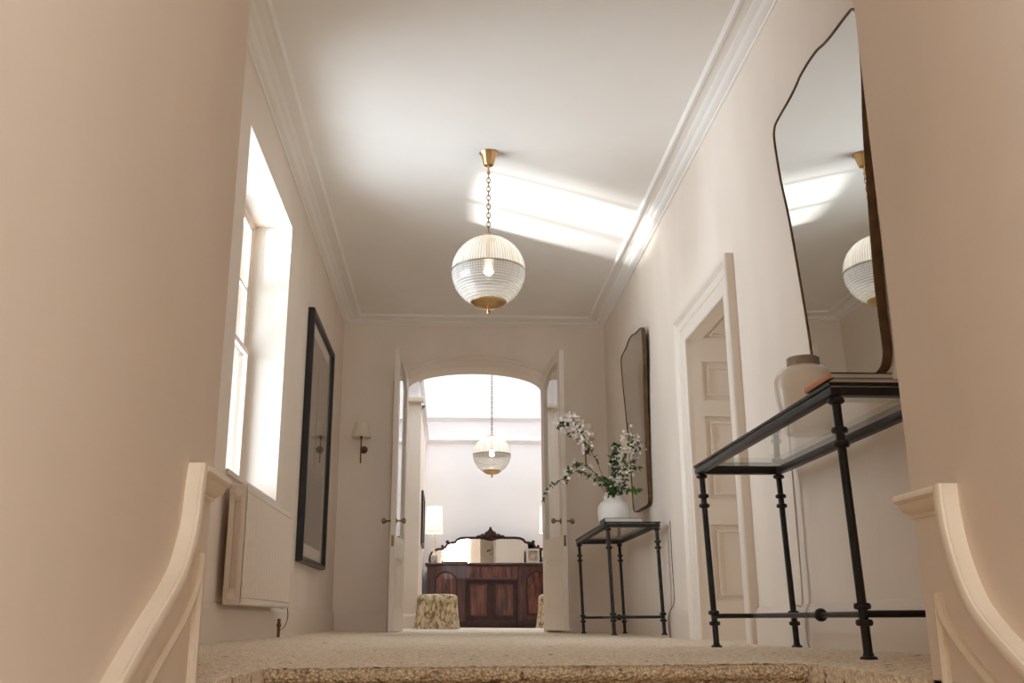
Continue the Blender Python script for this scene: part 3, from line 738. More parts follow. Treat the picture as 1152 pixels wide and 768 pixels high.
# ------------------------------------------------------------------ radiator
RY0, RY1 = 4.92, 6.44
e = thing('radiator', 'cream fluted double panel radiator on the wall under the window', 'radiator', (XL, 0, 0))
RZ0, RZ1 = 0.19, 0.765
def flutes(x_face, s):
    bm = nb(); n = 34; pts = []; L0 = RY0 + 0.02; pit = (RY1 - RY0 - 0.04) / n
    for i in range(n):
        for t, d in ((0.0, 0.0), (0.08, 0.0), (0.12, 0.011), (0.2, 0.014), (0.8, 0.014), (0.88, 0.011), (0.92, 0.0)):
            pts.append((L0 + pit * (i + t), d))
    pts.append((L0 + pit * n, 0.0))
    A = [bm.verts.new((x_face - 0.016, y, RZ0 + 0.02)) for y, d in pts]; B = [bm.verts.new((x_face - 0.016, y, RZ1 - 0.02)) for y, d in pts]
    A2 = [bm.verts.new((x_face - 0.006 + s * d, y, RZ0 + 0.035)) for y, d in pts]; B2 = [bm.verts.new((x_face - 0.006 + s * d, y, RZ1 - 0.035)) for y, d in pts]
    for i in range(len(pts) - 1):
        for P, Q in ((A, A2), (A2, B2), (B2, B)): bm.faces.new((P[i], P[i + 1], Q[i + 1], Q[i]))
    box(bm, x_face - 0.016, x_face + 0.004, RY0, RY0 + 0.022, RZ0, RZ1, 0.004); box(bm, x_face - 0.016, x_face + 0.004, RY1 - 0.022, RY1, RZ0, RZ1, 0.004)
    box(bm, x_face - 0.016, x_face + 0.004, RY0, RY1, RZ0, RZ0 + 0.03, 0.006); box(bm, x_face - 0.016, x_face + 0.004, RY0, RY1, RZ1 - 0.03, RZ1, 0.006)
    return bm
obj('front_panel', flutes(0.112, 1), m_rad, e); obj('back_panel', flutes(0.050, 1), m_rad, e)
bm = nb(); box(bm, 0.03, 0.116, RY0 + 0.005, RY1 - 0.005, RZ1 - 0.006, RZ1 + 0.004, 0.003); obj('top_grille', bm, m_rad, e)
for yy in (RY0 - 0.004, RY1 - 0.008):
    bm = nb(); sg = 1 if yy < RY0 else -1
    y_a, y_b = sorted((yy + (0 if sg > 0 else 0.012), yy + (0.030 if sg > 0 else -0.018))); box(bm, 0.034, 0.062, y_a, y_b, RZ0, RZ1, 0.004); box(bm, 0.058, 0.092, yy + 0.004 + sg * 0.018, yy + 0.009 + sg * 0.018, RZ0 + 0.02, RZ1 - 0.02); box(bm, 0.090, 0.116, y_a, y_b, RZ0, RZ1, 0.004)
    box(bm, 0.058, 0.094, y_a + 0.002, y_b - 0.002, RZ0 + 0.001, RZ0 + 0.075, 0.004); box(bm, 0.058, 0.094, y_a + 0.002, y_b - 0.002, RZ1 - 0.078, RZ1 - 0.001, 0.004)
    obj('end_cover', bm, m_rad, e)
for zz in (RZ0 + 0.035, RZ1 - 0.040):
    bm = nb(); box(bm, 0.036, 0.115, RY0 + 0.002, RY0 + 0.05, zz - 0.022, zz + 0.022, 0.006); obj('header', bm, m_rad, e)
    bm = nb(); box(bm, 0.036, 0.115, RY1 - 0.05, RY1 - 0.002, zz - 0.022, zz + 0.022, 0.006); obj('header', bm, m_rad, e)
    bm = nb(); lathe(bm, [(0.020, 0.02), (0.024, 0.0), (0.024, -0.012), (0.016, -0.020), (0.007, -0.022), (0, -0.022)], (0.075, RY0 - 0.004, zz), 18, 'y'); obj('end_plug', bm, m_rad, e)
for yy in (RY0 + 0.25, RY1 - 0.25):
    bm = nb(); box(bm, 0.002, 0.045, yy - 0.02, yy + 0.02, RZ0 + 0.05, RZ1 - 0.08); obj('wall_bracket', bm, m_rad, e)
bm = nb(); lathe(bm, [(0.012, -0.03), (0.012, 0.03), (0.018, 0.034), (0.018, 0.10), (0.014, 0.108), (0, 0.11)], (0.07, RY1 - 0.02, RZ0 + 0.012), 16, 'y'); obj('valve', bm, m_rad, e)
bm = nb(); zf = fz(XL, 6.4)
cyl(bm, (0.055, RY1 + 0.03, zf), (0.055, RY1 + 0.03, 0.125), 0.010, 12); cyl(bm, (0.055, RY1 + 0.03, 0.075), (0.055, RY1 + 0.03, 0.095), 0.014, 12); obj('supply_pipe', bm, m_copper, e)
bm = nb(); tube(bm, smooth_path([(0.07, RY1 + 0.09, RZ0 + 0.02), (0.075, RY1 + 0.20, RZ0), (0.075, RY1 + 0.235, 0.13), (0.07, RY1 + 0.15, 0.075), (0.058, RY1 + 0.04, 0.055)]), 0.0035, 8); obj('capillary', bm, m_greycord, e)

# ------------------------------------------------------------------ framed picture on the left wall
PY, PW, PZ, PH = 7.34, 1.40, 0.53, 1.945
e = thing('framed_picture', 'tall black framed wash print hanging on the left wall past the window', 'picture', (XL, PY, PZ))
mkp = lambda u, v, d: (d, u, v)
bm = nb()
fw_, fd = 0.048, 0.055
cs = [(0, 0.002), (0, fd - 0.010), (0.008, fd - 0.002), (0.02, fd), (0.034, fd - 0.004), (fw_ - 0.004, fd - 0.016), (fw_, fd - 0.022), (fw_, 0.002)]
rows = [[bm.verts.new(mkp(u, v, d)) for u, v in ((o, o), (PW - o, o), (PW - o, PH - o), (o, PH - o))] for o, d in cs]
for a, b in zip(rows, rows[1:]):
    for i in range(4): bm.faces.new((a[i], a[(i + 1) % 4], b[(i + 1) % 4], b[i]))
obj('frame', bm, m_blackframe, e)
bm = nb(); frame_rect(bm, mkp, fw_ - 0.004, PW - fw_ + 0.004, fw_ - 0.004, PH - fw_ + 0.004, 0.105, 0.014, 0.020); obj('mount', bm, m_mat, e)
bm = nb(); prism(bm, [(0.14, 0.14), (PW - 0.14, 0.14), (PW - 0.14, PH - 0.14), (0.14, PH - 0.14)], mkp, 0.010, 0.0145); obj('print', bm, m_art, e)
bm = nb(); prism(bm, [(fw_ - .006, fw_ - .006), (PW - fw_ + .006, fw_ - .006), (PW - fw_ + .006, PH - fw_ + .006), (fw_ - .006, PH - fw_ + .006)], mkp, 0.0265, 0.0285); obj('glazing', bm, m_picglass, e)

# ------------------------------------------------------------------ shaped wall mirrors
half = [(0.0, 0.0), (0.18, -0.002), (0.255, 0.0), (0.305, 0.012), (0.335, 0.040), (0.348, 0.090), (0.350, 0.235), (0.358, 0.375), (0.388, 0.625), (0.432, 0.925), (0.478, 1.125), (0.500, 1.290), (0.505, 1.365), (0.498, 1.405), (0.470, 1.432), (0.43, 1.440), (0.350, 1.447), (0.250, 1.454), (0.17, 1.466), (0.10, 1.482), (0.0, 1.488)]
hp = smooth_path([(a, b, 0) for a, b in half], 4)
def wall_mirror(yc, zb, label, tilt, xb):
    e = thing('wall_mirror', label, 'mirror', (xb, yc, zb), (0, -tilt, 0), group='shaped wall mirrors')
    out = [(p.x, p.y) for p in hp] + [(-p.x, p.y) for p in reversed(hp[1:-1])]
    n = len(out)
    def off(k):
        res = []
        for i in range(n):
            a = Vector(out[i - 1]); b = Vector(out[(i + 1) % n]); t = (b - a).normalized()
            res.append((out[i][0] - t.y * k, out[i][1] + t.x * k))
        return res
    dep = 0.034
    mk = lambda u, v, d: (-d, u, v)
    bm = nb()
    prof = [(0.0, 0.001), (0.0, dep), (-0.0, dep), (0.004, dep + 0.002), (0.009, dep), (0.010, dep - 0.006)]
    rows = [[bm.verts.new(mk(u, v, d)) for u, v in off(o)] for o, d in prof]
    for a, b in zip(rows, rows[1:]):
        for i in range(n): bm.faces.new((a[i], a[(i + 1) % n], b[(i + 1) % n], b[i]))
    bm.faces.new(rows[0])
    obj('frame', bm, m_mframe, e)
    bm = nb(); f = off(0.009)
    bm.faces.new([bm.verts.new(mk(u, v, dep - 0.004)) for u, v in f])
    q = bm.verts[:]
    prism(bm, f, mk, dep - 0.010, dep - 0.0055)
    o = obj('mirror_glass', bm, m_mirror, e, smooth=False)
    return e
wall_mirror(3.695, 0.985, 'shaped mirror with thin brass edge above the nearer console table', 0.022, XR - 0.001)
wall_mirror(8.055, 0.985, 'shaped mirror with thin brass edge behind the flowering branches', 0.022, XR - 0.001)

# ------------------------------------------------------------------ console tables
TL, TW = 1.624, 0.363
def console():
    e = thing('console_table', 'black iron console table with glass top nearest the stairs', 'table', (1.189, 2.82, 0), group='iron console tables')
    ztop = 0.757
    def lean(x, z): return x - 0.023 * z / 0.78
    for ix, iy in ((0, 0), (1, 0), (0, 1), (1, 1)):
        x, y = ix * TW, iy * TL; z0 = fz(1.189 + x, 2.82 + y)
        bm = nb()
        pr = [(0.0, 0.0), (0.024, 0.0), (0.024, 0.006), (0.016, 0.010)]
        def collar(z): return [(0.0132, z - 0.010), (0.022, z - 0.008), (0.0245, z - 0.002), (0.0245, z + 0.002), (0.022, z + 0.008), (0.0132, z + 0.010)]
        pr += [(0.0132, 0.02)] + collar(0.100) + collar(0.145) + collar(0.612) + collar(0.655) + [(0.0132, ztop - 0.024), (0.024, ztop - 0.018), (0.026, ztop - 0.012), (0.024, ztop - 0.006), (0.015, ztop - 0.004), (0.015, ztop + 0.004), (0, ztop + 0.004)]
        lathe(bm, pr, (0, 0, 0), 18)
        for v in bm.verts:
            v.co.x += x - 0.023 * max(0, v.co.z) / 0.78; v.co.y += y
            v.co.z += z0 * max(0, 1 - v.co.z / 0.7)
        obj('leg', bm, m_iron, e)
    xs = lambda x: x - 0.0036
    zr = 0.1225
    bm = nb(); cyl(bm, (xs(0), 0, zr), (xs(TW), 0, zr), 0.0105, 12); obj('end_stretcher', bm, m_iron, e)
    bm = nb(); cyl(bm, (xs(0), TL, zr), (xs(TW), TL, zr), 0.0105, 12); obj('end_stretcher', bm, m_iron, e)
    bm = nb(); cyl(bm, (xs(TW / 2), 0, zr), (xs(TW / 2), TL, zr), 0.0105, 12)
    lathe(bm, [(0.010, -0.018), (0.020, -0.012), (0.024, -0.004), (0.024, 0.004), (0.020, 0.012), (0.010, 0.018)], (xs(TW / 2), TL / 2, zr), 18, 'y'); obj('long_stretcher', bm, m_iron, e)
    o = -0.023
    bm = nb(); X0, X1, Y0, Y1 = o - 0.024, o + TW + 0.022, -0.028, TL + 0.028
    for a in ((X0, X0 + 0.034, Y0, Y1), (X1 - 0.034, X1, Y0, Y1)): box(bm, a[0], a[1], a[2], a[3], ztop, ztop + 0.026, 0.003)
    for a in ((Y0, Y0 + 0.034), (Y1 - 0.034, Y1)): box(bm, X0 + 0.034, X1 - 0.034, a[0], a[1], ztop, ztop + 0.026)
    obj('top_frame', bm, m_iron, e)
    bm = nb(); frame_rect(bm, lambda u, v, d: (u, v, d), X0 - 0.004, X1 + 0.004, Y0 - 0.004, Y1 + 0.004, 0.012, ztop + 0.030, ztop + 0.040); obj('top_lip', bm, m_iron, e)
    bm = nb(); box(bm, X0 + 0.006, X1 - 0.006, Y0 + 0.006, Y1 - 0.006, ztop + 0.0262, ztop + 0.0375); obj('glass_top', bm, m_tglass, e)
    return e
t1 = console()
t2 = dup(t1, (1.186, 7.189, 0), 'black iron console table holding the vase of flowering branches')
ZT = 0.757 + 0.0405

# ------------------------------------------------------------------ near table: jar and two books
e = thing('ceramic_jar', 'stout grey cream glazed jar with rough grey neck on the nearer console table', 'jar', (1.385, 3.63, ZT - 0.0022))
bm = nb(); lathe(bm, [(0.0, 0.0), (0.084, 0.0), (0.088, 0.006), (0.101, 0.06), (0.112, 0.12), (0.118, 0.175), (0.116, 0.21), (0.106, 0.238), (0.088, 0.256), (0.070, 0.262), (0.064, 0.266)] + [(0.058, 0.264), (0.09, 0.24), (0.10, 0.2), (0.07, 0.02), (0, 0.015)], seg=56); obj('body', bm, m_ceramic, e)
bm = nb(); lathe(bm, [(0.062, 0.262), (0.063, 0.272), (0.062, 0.292), (0.064, 0.298), (0.061, 0.302), (0.055, 0.300), (0.054, 0.266)], seg=48); obj('neck', bm, m_neck, e)
def book(name, label, loc, sx, sy, th, cover, spine_m, rot=0):
    """spine on the -x side"""
    e = thing(name, label, 'book', loc, (0, 0, rot), group='hardback books on the console tables'); c = 0.0035
    bm = nb(); box(bm, 0.006, sx - 0.004, 0.004, sy - 0.004, c, th - c); obj('pages', bm, m_paper, e)
    bm = nb(); box(bm, 0, sx, 0, sy, 0, c, 0.001); box(bm, 0, sx, 0, sy, th - c, th, 0.001); obj('cover', bm, cover, e)
    bm = nb(); prism(bm, [(0.006, 0.0), (-0.001, 0.001), (-0.004, th / 2), (-0.001, th - 0.001), (0.006, th), (0.006, th - c), (0.002, th - c), (0.002, c), (0.006, c)], lambda u, v, d: (u, d, v), 0, sy); obj('spine', bm, spine_m, e)
    return e
book('hardback_book', 'wide pale grey book lying under the black one on the nearer table', (1.178, 2.842, ZT), 0.315, 0.235, 0.024, m_bookgrey, m_bookgrey)
book('hardback_book', 'slim black covered book with salmon spine on top of the grey book', (1.166, 2.845, ZT + 0.0242), 0.200, 0.215, 0.020, m_bookblack, m_salmon)

# ------------------------------------------------------------------ far table: vase, branches, book
VX, VY = 1.312, 7.78
e = thing('ceramic_vase', 'round shouldered matt white vase holding the branches on the far console table', 'vase', (VX, VY, ZT - 0.0022))
bm = nb(); lathe(bm, [(0, 0), (0.100, 0), (0.108, 0.006), (0.122, 0.05), (0.128, 0.10), (0.129, 0.145), (0.122, 0.180), (0.105, 0.208), (0.084, 0.222), (0.077, 0.226), (0.077, 0.250), (0.081, 0.256), (0.079, 0.260), (0.068, 0.258), (0.068, 0.22), (0.11, 0.17), (0.09, 0.02), (0, 0.015)], seg=56); obj('body', bm, m_whitecer, e)
book('hardback_book', 'slim pale book with dark green spine lying beside the white vase', (1.148, 7.225, ZT), 0.285, 0.235, 0.033, m_bookgreen, m_bookgreen)

def add_leaf(bm, p, d, n, L_, W_, curl=0.15):
    d = d.normalized(); s = d.cross(n); s = s.normalized() if s.length > 1e-5 else d.orthogonal().normalized(); n = s.cross(d)
    rows = []
    for t, w_ in ((0, 0.08), (0.25, 0.8), (0.5, 1.0), (0.75, 0.68), (1.0, 0.04)):
        c = p + d * L_ * t - n * (curl * L_ * t * t)
        rows.append([bm.verts.new(c - s * W_ * w_ / 2 + n * W_ * w_ * 0.12), bm.verts.new(c), bm.verts.new(c + s * W_ * w_ / 2 + n * W_ * w_ * 0.12)])
    for a, b in zip(rows, rows[1:]):
        for i in range(2): bm.faces.new((a[i], a[i + 1], b[i + 1], b[i]))
def add_flower(bm, p, n, r):
    n = n.normalized(); a = n.orthogonal().normalized(); b = n.cross(a); ph = R.random() * 6
    c = bm.verts.new(p)
    for k in range(5):
        t = ph + 2 * PI * k / 5
        def pt(ang, rr, h): return bm.verts.new(p + (a * math.cos(ang) + b * math.sin(ang)) * rr + n * h)
        v1 = pt(t - 0.45, r * 0.65, r * 0.28); v2 = pt(t - 0.2, r, r * 0.22); v3 = pt(t + 0.2, r, r * 0.22); v4 = pt(t + 0.45, r * 0.65, r * 0.28)
        bm.faces.new((c, v1, v2)); bm.faces.new((c, v2, v3)); bm.faces.new((c, v3, v4))
def rv(): return Vector((R.uniform(-1, 1), R.uniform(-1, 1), R.uniform(-1, 1)))
def branch(label, pts, nl, nf, leaf_rng, flo_rng, lm=m_leaf, pm=m_petal, lsize=0.045, fsize=0.014, spread=0.05, side=4, rad=0.0035):
    e = thing('flowering_branch', label, 'branch', (VX, VY, ZT + 0.10), group='branches in the white vase')
    base_ = Vector((VX, VY, ZT + 0.10))
    P = smooth_path([Vector(p) - base_ for p in pts], 10)
    n = len(P)
    bm = nb(); tube(bm, P, 0.0, 6, rads=[rad * (1 - 0.75 * i / n) for i in range(n)])
    tips = []
    for k in range(side):
        i = int(n * R.uniform(*flo_rng)); i = min(i, n - 2)
        d = (rv() + (P[i + 1] - P[i]).normalized() * 0.8 + Vector((0, 0, 0.2))).normalized(); L_ = R.uniform(0.5, 1.2) * spread * 1.8
        sub = [P[i] + d * L_ * q / 4 - Vector((0, 0, 0.25 * L_ * (q / 4) ** 2)) for q in range(5)]
        tube(bm, sub, rad * 0.35, 5); tips.append(sub)
    obj('stem', bm, m_stem, e)
    def spot(rng):
        if tips and R.random() < 0.45: s_ = R.choice(tips); return R.choice(s_[1:])
        return P[min(n - 1, int(n * R.uniform(*rng)))]
    if nl:
        bm = nb()
        for _ in range(nl):
            p = spot(leaf_rng); add_leaf(bm, p + rv() * 0.006, rv() + Vector((0, 0, -0.1)), rv() + Vector((0, 0, 0.8)), lsize * R.uniform(0.6, 1.2), lsize * R.uniform(0.34, 0.5))
        obj('leaves', bm, lm, e)
    if nf:
        bm = nb()
        for _ in range(nf):
            p = spot(flo_rng) + rv() * spread; add_flower(bm, p, rv() + Vector((-0.3, -0.6, 0.3)), fsize * R.uniform(0.75, 1.25))
        obj('blossoms', bm, pm, e)
    return e
mouth = (VX, VY, ZT + 0.14)
def br_start(dx, dy): return [(VX + dx * 0.3, VY + dy * 0.3, ZT + 0.03), (VX + dx, VY + dy, ZT + 0.255)]
branch('long branch arching up and left, thick with white blossom at its tip', br_start(-0.045, -0.01) + [(1.205, 7.76, 1.28), (1.135, 7.75, 1.42), (1.06, 7.74, 1.56), (0.99, 7.73, 1.655), (0.915, 7.72, 1.64)], 70, 210, (0.35, 1.0), (0.52, 1.0), spread=0.055, side=10, fsize=0.013)
branch('low branch reaching far left and drooping at its leafy end', br_start(-0.055, -0.02) + [(1.17, 7.73, 1.17), (1.03, 7.68, 1.245), (0.92, 7.64, 1.19), (0.80, 7.60, 1.12), (0.725, 7.58, 1.00)], 88, 22, (0.3, 1.0), (0.3, 1.0), spread=0.025, side=5, lsize=0.038)
branch('leafy branch arching left above the drooping one', br_start(-0.03, 0.02) + [(1.22, 7.80, 1.18), (1.13, 7.80, 1.285), (1.03, 7.80, 1.315), (0.94, 7.80, 1.265)], 66, 18, (0.35, 1.0), (0.5, 1.0), spread=0.03, side=4, lsize=0.040)
branch('tall branch leaning right with fluffy cream flower heads at the top', br_start(0.04, -0.02) + [(1.38, 7.74, 1.22), (1.42, 7.72, 1.38), (1.455, 7.70, 1.50)], 60, 150, (0.3, 1.0), (0.58, 1.0), pm=m_petal2, spread=0.066, side=9, fsize=0.012)
branch('upright leafy branch in the middle of the vase', br_start(0.0, 0.03) + [(1.315, 7.80, 1.20), (1.335, 7.80, 1.36), (1.37, 7.80, 1.47)], 130, 34, (0.25, 1.0), (0.5, 1.0), spread=0.05, side=9, lsize=0.055, fsize=0.012)
branch('branch with white flowers leaning toward the mirror', br_start(0.05, 0.02) + [(1.41, 7.78, 1.19), (1.47, 7.76, 1.33), (1.495, 7.75, 1.42)], 80, 50, (0.3, 1.0), (0.55, 1.0), spread=0.055, side=8, fsize=0.012)
branch('short bushy sprig spilling over the front of the vase rim', br_start(-0.02, -0.05) + [(1.27, 7.69, 1.12), (1.24, 7.65, 1.16)], 110, 12, (0.3, 1.0), (0.5, 1.0), spread=0.05, side=8, lsize=0.06)
branch('short sprig of broad bright green leaves low on the right', br_start(0.055, -0.02) + [(1.43, 7.70, 1.10), (1.495, 7.68, 1.10)], 15, 0, (0.6, 1.0), (0.6, 1.0), lm=m_leaf2, spread=0.03, side=4, lsize=0.066)
branch('sprig of small white flowers close above the vase rim', br_start(0.02, -0.05) + [(1.34, 7.68, 1.12), (1.37, 7.65, 1.20)], 34, 44, (0.4, 1.0), (0.5, 1.0), spread=0.035, side=4)

# ------------------------------------------------------------------ wall sconces
def sconce(x, label):
    e = thing('wall_sconce', label, 'wall light', (x, D, 1.77), group='bronze wall sconces')
    bm = nb(); lathe(bm, [(0, 0), (0.036, 0), (0.038, -0.006), (0.032, -0.014), (0.018, -0.024), (0.010, -0.03), (0.010, -0.115), (0, -0.117)], (0, 0, 0), 24, 'y'); obj('wall_plate', bm, m_bronze, e)
    bm = nb(); lathe(bm, [(0, -0.155), (0.006, -0.150), (0.008, -0.142), (0.005, -0.135), (0.0065, -0.125), (0.0065, 0.09), (0.011, 0.095), (0.011, 0.135), (0, 0.137)], (-0.02, -0.115, 0), 16); obj('stem', bm, m_bronze, e)
    bm = nb()
    A = [(0.098, 0.105), (0.066, 0.255)]
    seg = 40
    lathe_open(bm, [(0.098, 0.105), (0.099, 0.108), (0.067, 0.255), (0.065, 0.255), (0.096, 0.109), (0.097, 0.105)], seg, lambda i, j: 1.0)
    for v in bm.verts: v.co += Vector((-0.02, -0.115, 0))
    obj('lamp_shade', bm, m_shade, e)
    return e
sconce(-0.870, 'small bronze wall sconce with cream tapered shade left of the arched doors')
sconce(1.395, 'bronze wall sconce half hidden behind the tall blossom right of the arch')

# ------------------------------------------------------------------ cords on the right wall
bm = nb(); tube(bm, smooth_path([(XR - 0.004, 4.50, 0.80), (XR - 0.004, 4.50, 0.5), (XR - 0.004, 4.51, 0.19), (XR - 0.028, 4.53, 0.165), (XR - 0.028, 4.555, 0.09), (XR - 0.028, 4.57, -0.01)]), 0.0035, 8)
tag(obj('power_cord', bm, m_cord), 'thin cream cord down the wall behind the nearer console table', 'cord')
bm = nb(); tube(bm, smooth_path([(XR - 0.004, 7.135, 0.80), (XR - 0.004, 7.13, 0.5), (XR - 0.004, 7.12, 0.24), (XR - 0.03, 7.14, 0.17), (XR - 0.035, 7.20, 0.12), (XR - 0.03, 7.22, 0.06), (XR - 0.028, 7.20, -0.015)]), 0.0035, 8)
tag(obj('power_cord', bm, m_greycord), 'thin grey cord curling to the floor beside the far console table', 'cord')

# ------------------------------------------------------------------ sideboard in the rooflight room
SBX, SBY, SH = 0.637, 14.80, 0.92
e = thing('sideboard', 'long mahogany sideboard with carved mirror back against the far wall', 'sideboard', (SBX, SBY, 0))
HW, DP = 0.955, 0.55
cw = 0.395
bm = nb(); box(bm, -HW - 0.01, HW + 0.01, 0.02, DP, 0, 0.075, 0.006); box(bm, -HW - 0.02, -cw + 0.02, -0.035, DP, 0, 0.085, 0.008); box(bm, cw - 0.02, HW + 0.02, -0.035, DP, 0, 0.085, 0.008); obj('plinth', bm, m_dkmahog, e)
bm = nb(); box(bm, -HW, -cw, 0.0, DP, 0.085, SH - 0.035); box(bm, cw, HW, 0.0, DP, 0.085, SH - 0.035); box(bm, -cw, cw, 0.045, DP, 0.075, SH - 0.035); obj('carcass', bm, m_mahog, e)
bm = nb(); box(bm, -HW - 0.03, HW + 0.03, -0.005, DP, SH - 0.035, SH, 0.010, 3); box(bm, -HW - 0.03, -cw + 0.02, -0.04, 0.2, SH - 0.0345, SH - 0.0005, 0.010, 3); box(bm, cw - 0.02, HW + 0.03, -0.04, 0.2, SH - 0.0345, SH - 0.0005, 0.010, 3); obj('top', bm, m_mahog, e)
mks = lambda u, v, d: (u, -d, v)
def arch_out(u0, u1, v0, v1, rise, n=16):
    c = (u0 + u1) / 2; a = (u1 - u0) / 2
    return [(u0, v0), (u1, v0)] + [(c + a * math.cos(PI * i / n), v1 - rise + rise * math.sin(PI * i / n)) for i in range(n + 1)]
for s in (-1, 1):
    u0, u1 = sorted((s * (cw + 0.03), s * (HW - 0.03)))
    bm = nb(); prism(bm, [(u0, 0.11), (u1, 0.11), (u1, 0.86), (u0, 0.86)], mks, 0.001, 0.016)
    o1 = arch_out(u0 + 0.085, u1 - 0.085, 0.17, 0.80, 0.17); o2 = arch_out(u0 + 0.105, u1 - 0.105, 0.19, 0.78, 0.155)
    dr = obj('door', bm, m_mahog, e)
    bm = nb(); ribbon(bm, o1 + [o1[0]], o2 + [o2[0]], mks, 0.016, 0.026); obj('arched_moulding', bm, m_dkmahog, dr)
    bm = nb(); prism(bm, o2, mks, 0.0155, 0.018); obj('flame_panel', bm, m_flame, dr)
bm = nb(); prism(bm, [(-cw + 0.012, 0.70), (cw - 0.012, 0.70), (cw - 0.012, 0.865), (-cw + 0.012, 0.865)], mks, -0.045, -0.012); dr = obj('drawer', bm, m_flame, e)
bm = nb(); box(bm, -cw, cw, 0.005, 0.06, 0.672, 0.694, 0.008, 3); obj('drawer_lip', bm, m_mahog, e)
for s in (-1, 1):
    u0, u1 = sorted((s * 0.006, s * (cw - 0.015)))
    bm = nb(); prism(bm, [(u0, 0.10), (u1, 0.10), (u1, 0.66), (u0, 0.66)], mks, -0.0455, -0.028); dr = obj('door', bm, m_dkmahog, e)
    bm = nb(); frame_rect(bm, mks, u0 + 0.06, u1 - 0.06, 0.16, 0.61, 0.018, -0.028, -0.018); obj('moulding', bm, m_mahog, dr)
    bm = nb(); prism(bm, [(u0 + .078, 0.178), (u1 - .078, .178), (u1 - .078, .592), (u0 + .078, .592)], mks, -0.0285, -0.0255); obj('flame_panel', bm, m_flame, dr)
# mirror back
MY = 0.45
top = [(-0.93, 0.0), (-0.945, 0.06), (-0.935, 0.13), (-0.905, 0.185), (-0.86, 0.225), (-0.80, 0.245), (-0.73, 0.250), (-0.70, 0.270), (-0.66, 0.325), (-0.60, 0.340), (-0.55, 0.345), (-0.515, 0.385), (-0.46, 0.408), (-0.38, 0.415), (-0.2, 0.416), (0, 0.420)]
pth = [(a, b) for a, b in top] + [(-a, b) for a, b in reversed(top[:-1])]
inn = []
pp = [Vector((a, b)) for a, b in pth]
for i in range(len(pp)):
    t = (pp[min(i + 1, len(pp) - 1)] - pp[max(i - 1, 0)]).normalized(); inn.append((pp[i].x + t.y * 0.034, pp[i].y - t.x * 0.034))
mkm = lambda u, v, d: (u, MY - d, SH + v)
bm = nb(); ribbon(bm, pth, inn, mkm, 0.0, 0.045)
for s in (-1, 1):                              # scroll ends and shoulder scrolls
    for (cx, cz, r_) in ((-0.66, 0.335, 0.026), (-0.735, 0.268, 0.022), (-0.905, 0.05, 0.028)):
        lathe(bm, [(0, -0.01), (r_, -0.008), (r_ * 1.05, 0.0), (r_ * 0.8, 0.01), (r_ * 0.4, 0.006), (r_ * 0.35, 0.014), (0, 0.016)], (s * cx, MY - 0.045, SH + cz), 16, 'y')
mb = obj('mirror_back', bm, m_dkmahog, e)
bm = nb(); prism(bm, inn, mkm, 0.006, 0.014); obj('mirror_glass', bm, m_mirror2, mb, smooth=False)
bm = nb()
sil = [(-0.235, 0.395), (-0.215, 0.425), (-0.19, 0.440), (-0.165, 0.432), (-0.145, 0.452), (-0.115, 0.462), (-0.098, 0.452), (-0.082, 0.478), (-0.058, 0.498), (-0.040, 0.500), (-0.030, 0.522), (-0.012, 0.545), (0.0, 0.552)]
prism(bm, sil + [(-a, b) for a, b in reversed(sil[:-1])] + [(0.10, 0.375), (0.05, 0.360), (0.0, 0.352), (-0.05, 0.360), (-0.10, 0.375)], mkm, 0.01, 0.048)
for k in range(9):                             # carved leaves and scrolls on the crest
    u = -0.18 + 0.045 * k; hgt = 0.02 + 0.075 * math.exp(-(u / 0.085) ** 2); r_ = 0.026
    lathe(bm, [(0, -hgt * 0.5), (r_ * 0.8, -hgt * 0.3), (r_, hgt * 0.2), (r_ * 0.7, hgt * 0.6), (r_ * 0.3, hgt * 0.85), (0, hgt * 0.9)], (u, MY - 0.045, SH + 0.415), 12)
sphere(bm, (0, MY - 0.04, SH + 0.545), 0.020, 12)
for s_ in (-1, 1):
    lathe(bm, [(0, -0.012), (0.030, -0.008), (0.032, 0.006), (0.018, 0.014), (0.010, 0.010), (0, 0.018)], (s_ * 0.062, MY - 0.055, SH + 0.452), 16, 'y')
obj('crest', bm, m_dkmahog, mb)

# ------------------------------------------------------------------ things on the sideboard
def table_lamp(loc, label):
    e = thing('table_lamp', label, 'lamp', loc, group='table lamps on the sideboard')
    bm = nb(); box(bm, -0.055, 0.055, -0.055, 0.055, 0.0, 0.012, 0.003); box(bm, -0.046, 0.046, -0.046, 0.046, 0.012, 0.125, 0.012, 3); obj('glass_base', bm, m_lampglass, e)
    bm = nb(); lathe(bm, [(0, 0.125), (0.028, 0.125), (0.030, 0.132), (0.018, 0.142), (0.017, 0.40), (0.021, 0.41), (0.021, 0.45), (0.012, 0.455), (0.012, 0.56), (0, 0.562)], seg=24); obj('stem', bm, m_tassel, e)
    bm = nb(); lathe_open(bm, [(0.130, 0.445), (0.131, 0.448), (0.118, 0.845), (0.116, 0.845), (0.128, 0.449), (0.129, 0.445)], 40, lambda i, j: 1.0); obj('lamp_shade', bm, m_lampshade, e)
    bm = nb(); sphere(bm, (0, 0, 0.62), 0.035, 16, 1.2); obj('bulb', bm, m_lampbulb, e)
    return e
m_lampglass = mat('etched_glass_base', (196, 194, 186), 0.15, rgb2=(150, 148, 140), scale=25)
table_lamp((-0.225, 14.98, SH + 0.001), 'lit cream shaded table lamp on the left end of the sideboard')
table_lamp((1.500, 14.98, SH + 0.001), 'lit table lamp at the right end of the sideboard, mostly behind the door leaf')
bm = nb(); box(bm, -0.19, 0.19, -0.11, 0.11, 0, 0.010, 0.004); frame_rect(bm, lambda u, v, d: (u, v, d), -0.195, 0.195, -0.115, 0.115, 0.014, 0.006, 0.026)
